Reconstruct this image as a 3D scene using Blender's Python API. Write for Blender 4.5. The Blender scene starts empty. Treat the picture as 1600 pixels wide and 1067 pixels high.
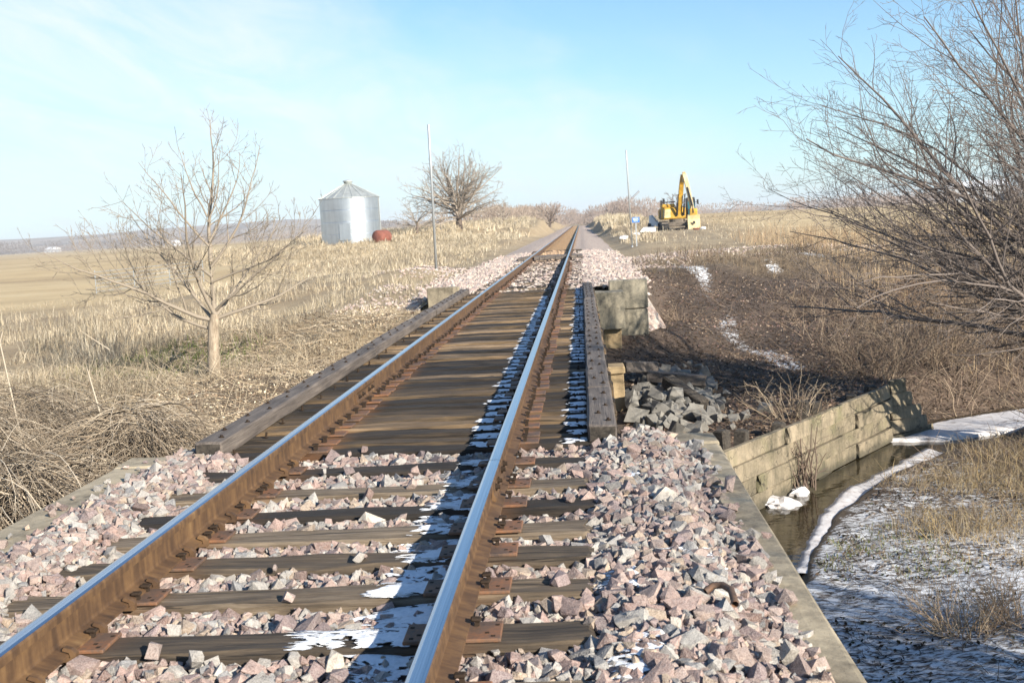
import bpy, bmesh, math
import numpy as np
from mathutils import Vector, Matrix
R = math.radians
rng = np.random.default_rng(11)
scene = bpy.context.scene
COL = scene.collection

# ------------------------------------------------------------------ camera, world, sun, exposure
F_PX, IMG_W = 1750.0, 1600.0
CAM = Vector((1.326, 0.0, 1.549))
cam_data = bpy.data.cameras.new('camera')
cam_data.sensor_width = 36.0
cam_data.lens = 36.0 * F_PX / IMG_W
cam_data.clip_start = 0.05
cam_data.clip_end = 20000
cam_data.dof.use_dof = True
cam_data.dof.focus_distance = 9.0
cam_data.dof.aperture_fstop = 6.3
cam = bpy.data.objects.new('camera', cam_data)
COL.objects.link(cam)
_M = Matrix(((0.9965276, 0.0497907, 0.0667350), (0.0610691, 0.1077357, -0.9923022), (-0.0565971, 0.9929320, 0.1043209)))
cam.matrix_world = Matrix.Translation(CAM) @ _M.to_4x4()
scene.camera = cam

SUN_AZ, SUN_EL = 137.0, 24.0          # clockwise from +Y, degrees
world = bpy.data.worlds.new('World')
scene.world = world
world.use_nodes = True
scene.view_settings.view_transform = 'Standard'
scene.view_settings.look = 'None'
scene.view_settings.gamma = 1.0
scene.view_settings.exposure = 1.0
scene.view_settings.use_curve_mapping = False
SKY_STRENGTH = 0.09
SUN_STRENGTH = 5.0

sun_data = bpy.data.lights.new('sun', 'SUN')
sun_data.energy = SUN_STRENGTH
sun_data.angle = R(0.53)
sun_data.color = (1.0, 0.92, 0.79)
sun = bpy.data.objects.new('sun', sun_data)
_d = Vector((math.sin(R(SUN_AZ)) * math.cos(R(SUN_EL)), math.cos(R(SUN_AZ)) * math.cos(R(SUN_EL)), math.sin(R(SUN_EL))))
sun.rotation_euler = _d.to_track_quat('Z', 'Y').to_euler()
sun.location = _d * 50
COL.objects.link(sun)
scene.cycles.use_denoising = True
scene.cycles.max_bounces = 6
scene.cycles.diffuse_bounces = 3
scene.cycles.glossy_bounces = 3
scene.cycles.transparent_max_bounces = 8
scene.cycles.volume_bounces = 0


class G:
    """small node-tree writer"""
    def __init__(self, tree):
        self.t = tree
        self.t.nodes.clear()
    def n(self, typ, _p=None, **ins):
        nd = self.t.nodes.new('ShaderNode' + typ)
        if _p:
            for k, v in _p.items():
                setattr(nd, k, v)
        for k, v in ins.items():
            key = int(k[1:]) if k[0] == 'i' and k[1:].isdigit() else k.replace('_', ' ')
            s = nd.inputs[key]
            if hasattr(v, 'is_linked'):
                self.t.links.new(v, s)
            else:
                if hasattr(s.default_value, '__len__') and hasattr(v, '__len__') and len(s.default_value) == 4 and len(v) == 3:
                    v = (*v, 1.0)
                s.default_value = v
        return nd
    def link(self, a, b):
        self.t.links.new(a, b)
    def noise(self, vec, scale, detail=4, rough=0.55, dist=0.0):
        return self.n('TexNoise', Vector=vec, Scale=scale, Detail=detail, Roughness=rough, Distortion=dist).outputs['Fac']
    def map(self, vec, scale=(1, 1, 1), rot=(0, 0, 0), loc=(0, 0, 0)):
        return self.n('Mapping', Vector=vec, Scale=scale, Rotation=rot, Location=loc).outputs[0]
    def ramp(self, fac, stops, interp='LINEAR'):
        nd = self.n('ValToRGB', Fac=fac)
        nd.color_ramp.interpolation = interp
        el = nd.color_ramp.elements
        while len(el) < len(stops):
            el.new(0.5)
        for e, (p, c) in zip(el, stops):
            e.position = p
            e.color = (*c, 1) if len(c) == 3 else c
        return nd.outputs[0]
    def mix(self, fac, a, b, mode='MIX'):
        nd = self.t.nodes.new('ShaderNodeMix')
        nd.data_type = 'RGBA'
        nd.blend_type = mode
        for s, v in ((nd.inputs[0], fac), (nd.inputs[6], a), (nd.inputs[7], b)):
            if hasattr(v, 'is_linked'):
                self.t.links.new(v, s)
            else:
                s.default_value = (*v, 1) if hasattr(v, '__len__') and len(v) == 3 else v
        return nd.outputs[2]
    def math(self, op, a, b=0.0, c=0.0, clamp=False):
        nd = self.t.nodes.new('ShaderNodeMath')
        nd.operation = op
        nd.use_clamp = clamp
        for s, v in zip(nd.inputs, (a, b, c)):
            if hasattr(v, 'is_linked'):
                self.t.links.new(v, s)
            else:
                s.default_value = v
        return nd.outputs[0]
    def step(self, v, lo, hi):
        return self.n('MapRange', _p={'interpolation_type': 'SMOOTHSTEP'}, Value=v, From_Min=lo, From_Max=hi).outputs[0]
    def bump(self, h, strength=0.3, dist=0.02):
        return self.n('Bump', Height=h, Strength=strength, Distance=dist).outputs[0]


def material(name, fn):
    m = bpy.data.materials.new(name)
    m.use_nodes = True
    g = G(m.node_tree)
    out = g.n('OutputMaterial')
    kw = fn(g)
    if 'shader' in kw:
        g.link(kw['shader'], out.inputs[0])
        return m
    b = g.n('BsdfPrincipled', **kw)
    g.link(b.outputs[0], out.inputs[0])
    return m


def build_world():
    g = G(world.node_tree)
    out = g.n('OutputWorld')
    sky = g.n('TexSky')
    sky.sky_type = 'NISHITA'
    sky.sun_disc = False
    sky.sun_elevation = R(SUN_EL)
    sky.sun_rotation = R(SUN_AZ)
    sky.altitude = 400
    sky.air_density = 1.0
    sky.dust_density = 0.4
    sky.ozone_density = 2.0
    co = g.n('TexCoord').outputs['Generated']
    sep = g.n('SeparateXYZ', Vector=co)
    z = g.math('MAXIMUM', g.math('ADD', sep.outputs[2], 0.10), 0.04)
    flat = g.n('CombineXYZ', X=g.math('DIVIDE', sep.outputs[0], z), Y=g.math('DIVIDE', sep.outputs[1], z), Z=0.0).outputs[0]
    # thin high cirrus drawn out in streaks
    m1 = g.map(flat, scale=(1.1, 0.34, 1), rot=(0, 0, R(24)))
    big = g.noise(g.map(flat, scale=(0.9, 0.5, 1), rot=(0, 0, R(24))), 1.0, 5, 0.6, 0.5)
    fl = g.n('SeparateXYZ', Vector=flat)
    front = g.math('ADD', g.math('ADD', g.math('MULTIPLY', fl.outputs[0], -0.943), g.math('MULTIPLY', fl.outputs[1], 0.331)), g.math('MULTIPLY_ADD', big, 2.6, -1.3))
    fine = g.noise(m1, 2.2, 8, 0.66, 0.7)
    f1 = g.math('MAXIMUM', g.step(front, 0.9, 2.5), g.math('MULTIPLY', g.step(big, 0.55, 0.75), 0.25))
    f2 = g.step(fine, 0.30, 0.78)
    veil = g.math('MULTIPLY', f1, g.math('MULTIPLY_ADD', f2, 0.62, 0.38))
    veil = g.math('MULTIPLY', veil, 0.95)
    base = g.mix(1.0, sky.outputs[0], (0.66, 0.88, 1.02), 'MULTIPLY')
    c = g.mix(veil, base, (5.5, 5.85, 6.1))
    # pale air low over the horizon, all round
    low = g.math('POWER', g.math('SUBTRACT', 1.0, g.math('MAXIMUM', sep.outputs[2], 0.0), clamp=True), 9.0)
    c = g.mix(g.math('MULTIPLY', low, 0.62), c, (4.1, 5.1, 5.6))
    bg = g.n('Background', Color=c, Strength=SKY_STRENGTH)
    g.link(bg.outputs[0], out.inputs[0])


build_world()

# ------------------------------------------------------------------ numpy helpers
def smooth(a, b, x):
    t = np.clip((x - a) / (b - a), 0, 1)
    return t * t * (3 - 2 * t)


def _hash(ix, iy, iz, seed):
    h = (ix.astype(np.int64) * 374761393 + iy.astype(np.int64) * 668265263 + iz.astype(np.int64) * 2147483647 + seed * 974634777) & 0xFFFFFFFF
    h = ((h ^ (h >> 13)) * 1274126177) & 0xFFFFFFFF
    return ((h ^ (h >> 16)) & 0xFFFF) / 65535.0


def vnoise(x, y, seed=0):
    x = np.asarray(x, float); y = np.asarray(y, float)
    ix, iy = np.floor(x), np.floor(y)
    fx, fy = x - ix, y - iy
    fx, fy = fx * fx * (3 - 2 * fx), fy * fy * (3 - 2 * fy)
    z0 = np.zeros_like(ix)
    a = _hash(ix, iy, z0, seed); b = _hash(ix + 1, iy, z0, seed)
    c = _hash(ix, iy + 1, z0, seed); d = _hash(ix + 1, iy + 1, z0, seed)
    return (a * (1 - fx) + b * fx) * (1 - fy) + (c * (1 - fx) + d * fx) * fy - 0.5


def fbm(x, y, seed=0, oct=4, g=0.5):
    s, a, f = 0, 1.0, 1.0
    for o in range(oct):
        s = s + a * vnoise(x * f + 13.1 * o, y * f - 7.7 * o, seed + o)
        a *= g; f *= 2.03
    return s


def mesh_np(name, verts, polys, col=None, smooth_shade=False):
    """polys: list of int arrays (n,k)"""
    me = bpy.data.meshes.new(name)
    verts = np.asarray(verts, np.float32)
    polys = [np.asarray(p, np.int32) for p in polys if len(p)]
    me.vertices.add(len(verts))
    me.vertices.foreach_set('co', verts.ravel())
    nl = sum(p.size for p in polys); npol = sum(len(p) for p in polys)
    me.loops.add(nl); me.polygons.add(npol)
    me.loops.foreach_set('vertex_index', np.concatenate([p.ravel() for p in polys]))
    tot = np.concatenate([np.full(len(p), p.shape[1], np.int32) for p in polys])
    st = np.concatenate([[0], np.cumsum(tot)[:-1]]).astype(np.int32)
    me.polygons.foreach_set('loop_start', st)
    me.polygons.foreach_set('loop_total', tot)
    me.update(calc_edges=True)
    me.polygons.foreach_set('use_smooth', np.full(npol, bool(smooth_shade)))
    if col is not None:
        a = me.color_attributes.new('Col', 'FLOAT_COLOR', 'POINT')
        c = np.ones((len(verts), 4), np.float32); c[:, :col.shape[1]] = col
        a.data.foreach_set('color', c.ravel())
    me.validate()
    return me


def obj(name, me, mat=None, parent=None, loc=None, rot=None, label=None, cat=None, group=None, kind=None):
    o = bpy.data.objects.new(name, me)
    COL.objects.link(o)
    if mat is not None and me is not None:
        for m in (mat if isinstance(mat, (list, tuple)) else [mat]):
            me.materials.append(m)
    if parent is not None:
        o.parent = parent
    if loc is not None:
        o.location = loc
    if rot is not None:
        o.rotation_euler = rot
    tag(o, label, cat, group, kind)
    return o


def tag(o, label=None, cat=None, group=None, kind=None):
    for k, v in (('label', label), ('category', cat), ('group', group), ('kind', kind)):
        if v:
            o[k] = v
    return o


def empty(name, loc=(0, 0, 0), rz=0.0, **kw):
    o = bpy.data.objects.new(name, None)
    o.empty_display_size = 0.2
    COL.objects.link(o)
    o.location = loc
    o.rotation_euler = (0, 0, rz)
    return tag(o, **kw)


class MB:
    """collects boxes, prisms, lathes, tubes into one mesh"""
    def __init__(self):
        self.v, self.p, self.m, self.k = [], {}, {}, 0
    def add(self, verts, faces, mi=0):
        verts = np.asarray(verts, float)
        for f in faces:
            f = np.asarray(f, int) + self.k
            self.p.setdefault(len(f), []).append(f)
            self.m.setdefault(len(f), []).append(mi)
        self.v.append(verts); self.k += len(verts)
        return self
    def box(self, x0, x1, y0, y1, z0, z1, mi=0, bev=0.0):
        if bev > 0:
            bm = bmesh.new()
            bmesh.ops.create_cube(bm, size=1.0)
            for v in bm.verts:
                v.co = ((x0 + x1) / 2 + v.co.x * (x1 - x0), (y0 + y1) / 2 + v.co.y * (y1 - y0), (z0 + z1) / 2 + v.co.z * (z1 - z0))
            bmesh.ops.bevel(bm, geom=bm.edges[:], offset=bev, segments=1, affect='EDGES')
            bm.verts.index_update()
            self.add([v.co[:] for v in bm.verts], [[v.index for v in f.verts] for f in bm.faces], mi)
            bm.free()
            return self
        v = [(x, y, z) for z in (z0, z1) for y in (y0, y1) for x in (x0, x1)]
        return self.add(v, [(0, 2, 3, 1), (4, 5, 7, 6), (0, 1, 5, 4), (2, 6, 7, 3), (0, 4, 6, 2), (1, 3, 7, 5)], mi)
    def prism(self, pts, y0, y1, mi=0, axis='y'):
        """polygon in the xz plane pulled along y (or axis)"""
        n = len(pts)
        def P(a, b, t):
            return {'y': (a, t, b), 'x': (t, a, b), 'z': (a, b, t)}[axis]
        v = [P(a, b, y0) for a, b in pts] + [P(a, b, y1) for a, b in pts]
        f = [tuple(range(n))[::-1], tuple(range(n, 2 * n))] + [(i, (i + 1) % n, n + (i + 1) % n, n + i) for i in range(n)]
        return self.add(v, f, mi)
    def lathe(self, prof, n=16, c=(0, 0, 0), mi=0, axis='z', caps=True):
        v, f = [], []
        for r, h in prof:
            for i in range(n):
                a = 2 * math.pi * i / n
                p = (r * math.cos(a), r * math.sin(a), h)
                if axis == 'x': p = (h, p[0], p[1])
                if axis == 'y': p = (p[0], h, p[1])
                v.append((p[0] + c[0], p[1] + c[1], p[2] + c[2]))
        for j in range(len(prof) - 1):
            for i in range(n):
                a, b = j * n + i, j * n + (i + 1) % n
                f.append((a, b, b + n, a + n))
        if caps:
            f.append(tuple(range(n))[::-1]); f.append(tuple(range((len(prof) - 1) * n, len(prof) * n)))
        return self.add(v, f, mi)
    def bar(self, a, b, r0, r1=None, n=8, mi=0):
        a, b = np.array(a, float), np.array(b, float)
        r1 = r0 if r1 is None else r1
        t = b - a; t /= np.linalg.norm(t)
        u = np.cross(t, (0, 0, 1) if abs(t[2]) < .9 else (1, 0, 0)); u /= np.linalg.norm(u); w = np.cross(t, u)
        v = []
        for p, r in ((a, r0), (b, r1)):
            for i in range(n):
                q = 2 * math.pi * (i + .5) / n
                v.append(p + r * (math.cos(q) * u + math.sin(q) * w))
        return self.add(v, [(i, (i + 1) % n, n + (i + 1) % n, n + i) for i in range(n)] + [tuple(range(n))[::-1], tuple(range(n, 2 * n))], mi)
    def mesh(self, name, smooth_shade=False):
        polys, mats = [], []
        for k in self.p:
            polys.append(np.array(self.p[k])); mats += self.m[k]
        me = mesh_np(name, np.concatenate(self.v), polys, None, smooth_shade)
        if any(mats):
            me.polygons.foreach_set('material_index', np.array(mats, np.int32))
        return me
    def build(self, name, mat, parent=None, smooth_shade=False, **kw):
        return obj(name, self.mesh(name, smooth_shade), mat, parent, **kw)


class Tubes:
    """many tapered tubes, built in batches"""
    def __init__(self):
        self.g = {}
    def add(self, pts, rad, sides=3, col=None):
        self.g.setdefault((len(pts), sides), []).append((pts, rad, col if col is not None else (1, 1, 1)))
    def arrays(self):
        V, P, C, k = [], [], [], 0
        for (n, s), L in self.g.items():
            pts = np.array([q[0] for q in L], float); rad = np.array([q[1] for q in L], float); col = np.array([q[2] for q in L], float)
            m = len(L)
            t = np.gradient(pts, axis=1); t /= np.linalg.norm(t, axis=2, keepdims=True) + 1e-9
            mean = t.mean(1); ref = np.where((np.abs(mean[:, 2:3]) < .8), np.array([[0, 0, 1.]]), np.array([[1., 0, 0]]))
            u = np.cross(t, ref[:, None, :]); u /= np.linalg.norm(u, axis=2, keepdims=True) + 1e-9
            w = np.cross(t, u)
            a = 2 * np.pi * np.arange(s) / s
            ring = pts[:, :, None, :] + rad[:, :, None, None] * (np.cos(a)[None, None, :, None] * u[:, :, None, :] + np.sin(a)[None, None, :, None] * w[:, :, None, :])
            V.append(ring.reshape(-1, 3)); C.append(np.repeat(col, n * s, axis=0))
            base = k + np.arange(m)[:, None, None] * n * s
            j = np.arange(n - 1)[None, :, None] * s; i = np.arange(s)[None, None, :]; i2 = (i + 1) % s
            q = np.stack([base + j + i, base + j + i2, base + j + s + i2, base + j + s + i], -1).reshape(-1, 4)
            P.append(q); k += m * n * s
        return np.concatenate(V), P, np.concatenate(C)
    def mesh(self, name):
        v, p, c = self.arrays()
        return mesh_np(name, v, [np.concatenate(p)], c, True)


def unit(v):
    v = np.asarray(v, float)
    return v / (np.linalg.norm(v) + 1e-9)

# ------------------------------------------------------------------ materials
def OC(g):
    return g.n('TexCoord').outputs['Object']
def GEO(g):
    return g.n('NewGeometry').outputs['Position']
def RND(g):
    return g.n('ObjectInfo').outputs['Random']


def f_tie(g, warm=0.0):
    co = OC(g); r = RND(g)
    off = g.n('CombineXYZ', X=g.math('MULTIPLY', r, 31.0), Y=g.math('MULTIPLY', r, 17.0), Z=0.0).outputs[0]
    v = g.n('VectorMath', _p={'operation': 'ADD'}, i0=co, i1=off).outputs[0]
    grain = g.noise(g.map(v, scale=(1.6, 34, 34)), 1.6, 6, 0.65, 0.3)
    fib = g.noise(g.map(v, scale=(3, 120, 120)), 1.5, 3, 0.6)
    blot = g.noise(g.map(v, scale=(1.5, 11, 11)), 1.3, 5, 0.65)
    tone = g.math('ADD', g.math('MULTIPLY', grain, 0.62), g.math('ADD', g.math('MULTIPLY', blot, 0.62), g.math('MULTIPLY_ADD', r, 0.62, -0.51)))
    w = warm
    c = g.ramp(tone, [(0.24, (0.013, 0.010, 0.008)), (0.44, (0.042 + .014 * w, 0.033 + .007 * w, 0.025)), (0.63, (0.105 + .035 * w, 0.082 + .016 * w, 0.058)), (0.84, (0.25 + .05 * w, 0.205 + .02 * w, 0.15))])
    crack = g.step(g.noise(g.map(v, scale=(0.9, 46, 46)), 1.0, 3, 0.5, 0.25), 0.40, 0.34)
    c = g.mix(g.math('MULTIPLY', crack, 0.85), c, (0.012, 0.010, 0.008))
    c = g.mix(g.math('MULTIPLY_ADD', fib, 0.5, -0.1, clamp=True), c, (0.05, 0.038, 0.028))
    px = g.n('SeparateXYZ', Vector=GEO(g)).outputs[0]
    away = g.math('ABSOLUTE', g.math('SUBTRACT', g.math('ABSOLUTE', px), 0.72))
    stain = g.math('MULTIPLY', g.step(g.math('ADD', away, g.math('MULTIPLY', blot, 0.30)), 0.42, 0.18), 0.45 if warm > 1 else 0.25)
    c = g.mix(stain, c, (0.20, 0.088, 0.034))
    h = g.math('SUBTRACT', g.math('ADD', g.math('MULTIPLY', grain, 0.7), g.math('MULTIPLY', fib, 0.4)), g.math('MULTIPLY', crack, 0.6))
    return dict(Base_Color=c, Roughness=0.88, Normal=g.bump(h, 0.9, 0.014))


def f_timber(g):
    co = GEO(g)
    grain = g.noise(g.map(co, scale=(38, 1.3, 38)), 1.5, 6, 0.65, 0.3)
    blot = g.noise(g.map(co, scale=(5, 1.2, 5)), 1.2, 4, 0.6)
    tone = g.math('ADD', g.math('MULTIPLY', grain, 0.6), g.math('MULTIPLY', blot, 0.5))
    c = g.ramp(tone, [(0.27, (0.022, 0.018, 0.016)), (0.45, (0.075, 0.061, 0.053)), (0.62, (0.155, 0.128, 0.108)), (0.85, (0.30, 0.255, 0.21))])
    return dict(Base_Color=c, Roughness=0.9, Normal=g.bump(grain, 0.7, 0.012))


def f_endgrain(g):
    co = GEO(g)
    n = g.noise(co, 30, 5, 0.6)
    return dict(Base_Color=g.ramp(n, [(0.3, (0.014, 0.012, 0.010)), (0.7, (0.085, 0.07, 0.055))]), Roughness=0.95, Normal=g.bump(n, 0.6, 0.01))


def f_rust(g):
    co = GEO(g)
    n = g.noise(co, 9, 6, 0.65)
    st = g.noise(g.map(co, scale=(3, 16, 1.0)), 1.2, 5, 0.65, 0.2)
    t = g.math('ADD', g.math('MULTIPLY', n, 0.45), g.math('MULTIPLY', st, 0.55))
    c = g.ramp(t, [(0.30, (0.038, 0.022, 0.014)), (0.48, (0.105, 0.058, 0.029)), (0.62, (0.185, 0.105, 0.047)), (0.78, (0.27, 0.175, 0.08))])
    return dict(Base_Color=c, Roughness=0.72, Metallic=0.15, Normal=g.bump(g.noise(co, 120, 3), 0.2, 0.003))


def f_plate(g):
    co = GEO(g)
    n = g.noise(co, 5, 5, 0.65); f = g.noise(co, 60, 3, 0.6)
    t = g.math('ADD', g.math('MULTIPLY', n, 0.7), g.math('MULTIPLY', f, 0.3))
    c = g.ramp(t, [(0.32, (0.055, 0.042, 0.038)), (0.47, (0.14, 0.088, 0.06)), (0.60, (0.25, 0.115, 0.055)), (0.78, (0.29, 0.175, 0.10))])
    return dict(Base_Color=c, Roughness=0.7, Metallic=0.2, Normal=g.bump(f, 0.25, 0.003))


def f_polish(g):
    co = GEO(g)
    s = g.noise(g.map(co, scale=(260, 0.6, 1)), 1.0, 4, 0.6)
    return dict(Base_Color=g.ramp(s, [(0.3, (0.40, 0.41, 0.43)), (0.7, (0.66, 0.67, 0.68))]), Metallic=1.0, Roughness=g.math('MULTIPLY_ADD', s, 0.16, 0.16))


def f_dark(g):
    return dict(Base_Color=(0.035, 0.024, 0.017), Roughness=0.9, Specular_IOR_Level=0.15)


def f_concrete(g, base=(0.36, 0.32, 0.25), dark=(0.13, 0.115, 0.085), lo=0.32, hi=0.6):
    co = GEO(g)
    n = g.noise(co, 1.7, 7, 0.66, 0.4); f = g.noise(co, 26, 5, 0.65)
    st = g.noise(g.map(co, scale=(5, 5, 0.5)), 1.4, 5, 0.6, 0.2)
    t = g.math('ADD', g.math('MULTIPLY', n, 0.5), g.math('ADD', g.math('MULTIPLY', st, 0.3), g.math('MULTIPLY', f, 0.22)))
    c = g.ramp(t, [(lo, dark), ((lo + hi) / 2, tuple(.5 * (a + b) for a, b in zip(base, dark))), (hi, base), (0.85, tuple(min(1, a * 1.25) for a in base))])
    pit = g.step(g.noise(co, 70, 2, 0.5), 0.28, 0.4)
    return dict(Base_Color=c, Roughness=0.92, Normal=g.bump(g.math('ADD', g.math('MULTIPLY', f, 0.6), g.math('MULTIPLY', pit, 0.2)), 0.55, 0.012))


def stone_look(g, base):
    co = OC(g); p = GEO(g)
    n = g.noise(p, 28, 5, 0.65); s = g.noise(p, 190, 2, 0.6)
    c = g.mix(1.0, base, g.ramp(n, [(0.30, (0.48, 0.46, 0.46)), (0.52, (0.95, 0.95, 0.95)), (0.78, (1.2, 1.18, 1.14))]), 'MULTIPLY')
    c = g.mix(0.28, c, g.ramp(s, [(0.35, (0.10, 0.08, 0.08)), (0.6, (0.55, 0.50, 0.46))]))
    return dict(Base_Color=c, Roughness=0.85, Normal=g.bump(g.math('ADD', n, g.math('MULTIPLY', s, 0.3)), 0.7, 0.015))


def f_stone_col(g):
    return stone_look(g, g.n('VertexColor', _p={'layer_name': 'Col'}).outputs[0])
def f_stone_obj(g):
    return stone_look(g, g.n('ObjectInfo').outputs['Color'])
def f_bed(g):
    p = GEO(g)
    v = g.n('TexVoronoi', Vector=p, Scale=16.0)
    c = g.ramp(g.n('SeparateColor', Color=v.outputs['Color']).outputs[0], [(0.0, (0.26, 0.15, 0.12)), (0.35, (0.40, 0.27, 0.22)), (0.7, (0.42, 0.38, 0.33)), (1.0, (0.17, 0.12, 0.11))])
    return dict(Base_Color=g.mix(0.35, c, (0.12, 0.09, 0.07)), Roughness=0.95, Normal=g.bump(v.outputs['Distance'], 0.8, 0.03))
def f_bed_far(g):
    p = GEO(g)
    v = g.n('TexVoronoi', Vector=p, Scale=13.0)
    k = g.n('SeparateColor', Color=v.outputs['Color']).outputs[0]
    pink = g.ramp(k, [(0.0, (0.30, 0.20, 0.165)), (0.4, (0.46, 0.35, 0.29)), (0.75, (0.50, 0.45, 0.38)), (1.0, (0.22, 0.16, 0.14))])
    rust = g.ramp(k, [(0.0, (0.30, 0.16, 0.065)), (0.5, (0.43, 0.25, 0.105)), (1.0, (0.52, 0.35, 0.19))])
    x = g.n('SeparateXYZ', Vector=p)
    inside = g.math('MULTIPLY', g.step(g.math('ABSOLUTE', x.outputs[0]), 0.98, 0.72), g.step(x.outputs[1], 40.0, 49.0))
    return dict(Base_Color=g.mix(inside, pink, rust), Roughness=0.95, Normal=g.bump(v.outputs['Distance'], 0.8, 0.04))


def f_ground(g):
    p = GEO(g)
    zc = g.n('VertexColor', _p={'layer_name': 'Col'})
    s = g.n('SeparateColor', Color=zc.outputs[0])
    n1 = g.noise(p, 0.35, 6, 0.6); n2 = g.noise(p, 5.0, 6, 0.68); n3 = g.noise(p, 42, 4, 0.7)
    t = g.math('ADD', g.math('MULTIPLY', n1, 0.35), g.math('ADD', g.math('MULTIPLY', n2, 0.35), g.math('MULTIPLY', n3, 0.32)))
    grass = g.ramp(t, [(0.30, (0.12, 0.085, 0.05)), (0.46, (0.27, 0.20, 0.12)), (0.60, (0.40, 0.31, 0.19)), (0.78, (0.52, 0.43, 0.28))])
    litter = g.ramp(t, [(0.34, (0.022, 0.017, 0.013)), (0.48, (0.060, 0.042, 0.030)), (0.60, (0.125, 0.086, 0.060)), (0.76, (0.28, 0.21, 0.155))])
    row = g.noise(g.map(p, scale=(0.012, 0.11, 1), rot=(0, 0, R(8))), 1.0, 4, 0.6)
    field = g.ramp(g.math('ADD', g.math('MULTIPLY', row, 0.55), g.math('MULTIPLY', t, 0.5)), [(0.36, (0.20, 0.14, 0.085)), (0.47, (0.40, 0.29, 0.155)), (0.60, (0.53, 0.40, 0.22)), (0.75, (0.58, 0.47, 0.29))])
    c = g.mix(s.outputs[1], grass, litter)
    c = g.mix(s.outputs[2], c, field)
    sn = g.noise(g.map(p, scale=(1.5, 2.6, 1)), 1.7, 8, 0.72, 0.5)
    sn2 = g.noise(g.map(p, scale=(1, 1.7, 1)), 13, 5, 0.7)
    k = g.math('ADD', g.math('ADD', g.math('MULTIPLY', sn, 0.6), g.math('MULTIPLY', sn2, 0.5)), g.math('MULTIPLY_ADD', s.outputs[0], 0.8, -0.95))
    snow = g.math('MULTIPLY', g.step(k, -0.02, 0.05), g.step(g.noise(g.map(p, scale=(1, 2.2, 1), rot=(0, 0, 0.3)), 8.5, 6, 0.72, 0.6), 0.38, 0.58))
    c = g.mix(snow, c, (0.80, 0.81, 0.83))
    h = g.math('ADD', g.math('ADD', g.math('MULTIPLY', n2, 0.5), g.math('MULTIPLY', n3, 0.5)), g.math('MULTIPLY', snow, 0.25))
    return dict(Base_Color=c, Roughness=0.92, Normal=g.bump(h, 0.7, 0.05))


def f_snow(g):
    p = GEO(g)
    n = g.noise(p, 40, 5, 0.65); m = g.noise(p, 4.5, 6, 0.7, 0.4)
    c = g.ramp(n, [(0.3, (0.66, 0.68, 0.71)), (0.6, (0.82, 0.83, 0.85))])
    c = g.mix(g.step(m, 0.60, 0.70), c, (0.42, 0.38, 0.33))
    return dict(Base_Color=c, Roughness=0.7, Normal=g.bump(g.math('ADD', n, g.math('MULTIPLY', m, 1.5)), 0.5, 0.012))


def f_water(g):
    p = GEO(g)
    n = g.noise(g.map(p, scale=(1.0, 1.6, 1)), 3.2, 4, 0.55, 0.4)
    bed = g.noise(p, 6, 5, 0.6)
    return dict(Base_Color=g.ramp(bed, [(0.35, (0.010, 0.008, 0.004)), (0.7, (0.042, 0.033, 0.016))]), Roughness=0.05, Specular_IOR_Level=0.5, Normal=g.bump(n, 0.12, 0.05))


def f_vcol(rough=0.85, trans=0.0):
    def f(g):
        c = g.n('VertexColor', _p={'layer_name': 'Col'}).outputs[0]
        if trans:
            d = g.n('BsdfPrincipled', Base_Color=c, Roughness=rough, Specular_IOR_Level=0.2)
            t = g.n('BsdfTranslucent', Color=c)
            m = g.n('MixShader', Fac=trans)
            g.link(d.outputs[0], m.inputs[1]); g.link(t.outputs[0], m.inputs[2])
            return dict(shader=m.outputs[0])
        return dict(Base_Color=c, Roughness=rough, Specular_IOR_Level=0.25)
    return f


def f_bark(g, a, b):
    p = GEO(g)
    n = g.noise(g.map(p, scale=(1, 1, 0.35)), 22, 5, 0.65)
    return dict(Base_Color=g.ramp(n, [(0.32, a), (0.7, b)]), Roughness=0.9, Normal=g.bump(n, 0.6, 0.015))


def f_galv(g):
    p = OC(g)
    n = g.noise(p, 0.9, 5, 0.6); st = g.noise(g.map(p, scale=(3, 3, 0.2)), 1.3, 4, 0.6)
    c = g.ramp(g.math('ADD', g.math('MULTIPLY', n, 0.5), g.math('MULTIPLY', st, 0.5)), [(0.3, (0.42, 0.44, 0.46)), (0.7, (0.62, 0.64, 0.66))])
    return dict(Base_Color=c, Metallic=0.85, Roughness=0.36)


def plain(c, rough=0.6, metal=0.0, var=0.15, scale=6):
    def f(g):
        n = g.noise(OC(g), scale, 5, 0.65)
        return dict(Base_Color=g.ramp(n, [(0.3, tuple(x * (1 - var) for x in c)), (0.7, tuple(min(1, x * (1 + var)) for x in c))]), Roughness=rough, Metallic=metal)
    return f


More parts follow.
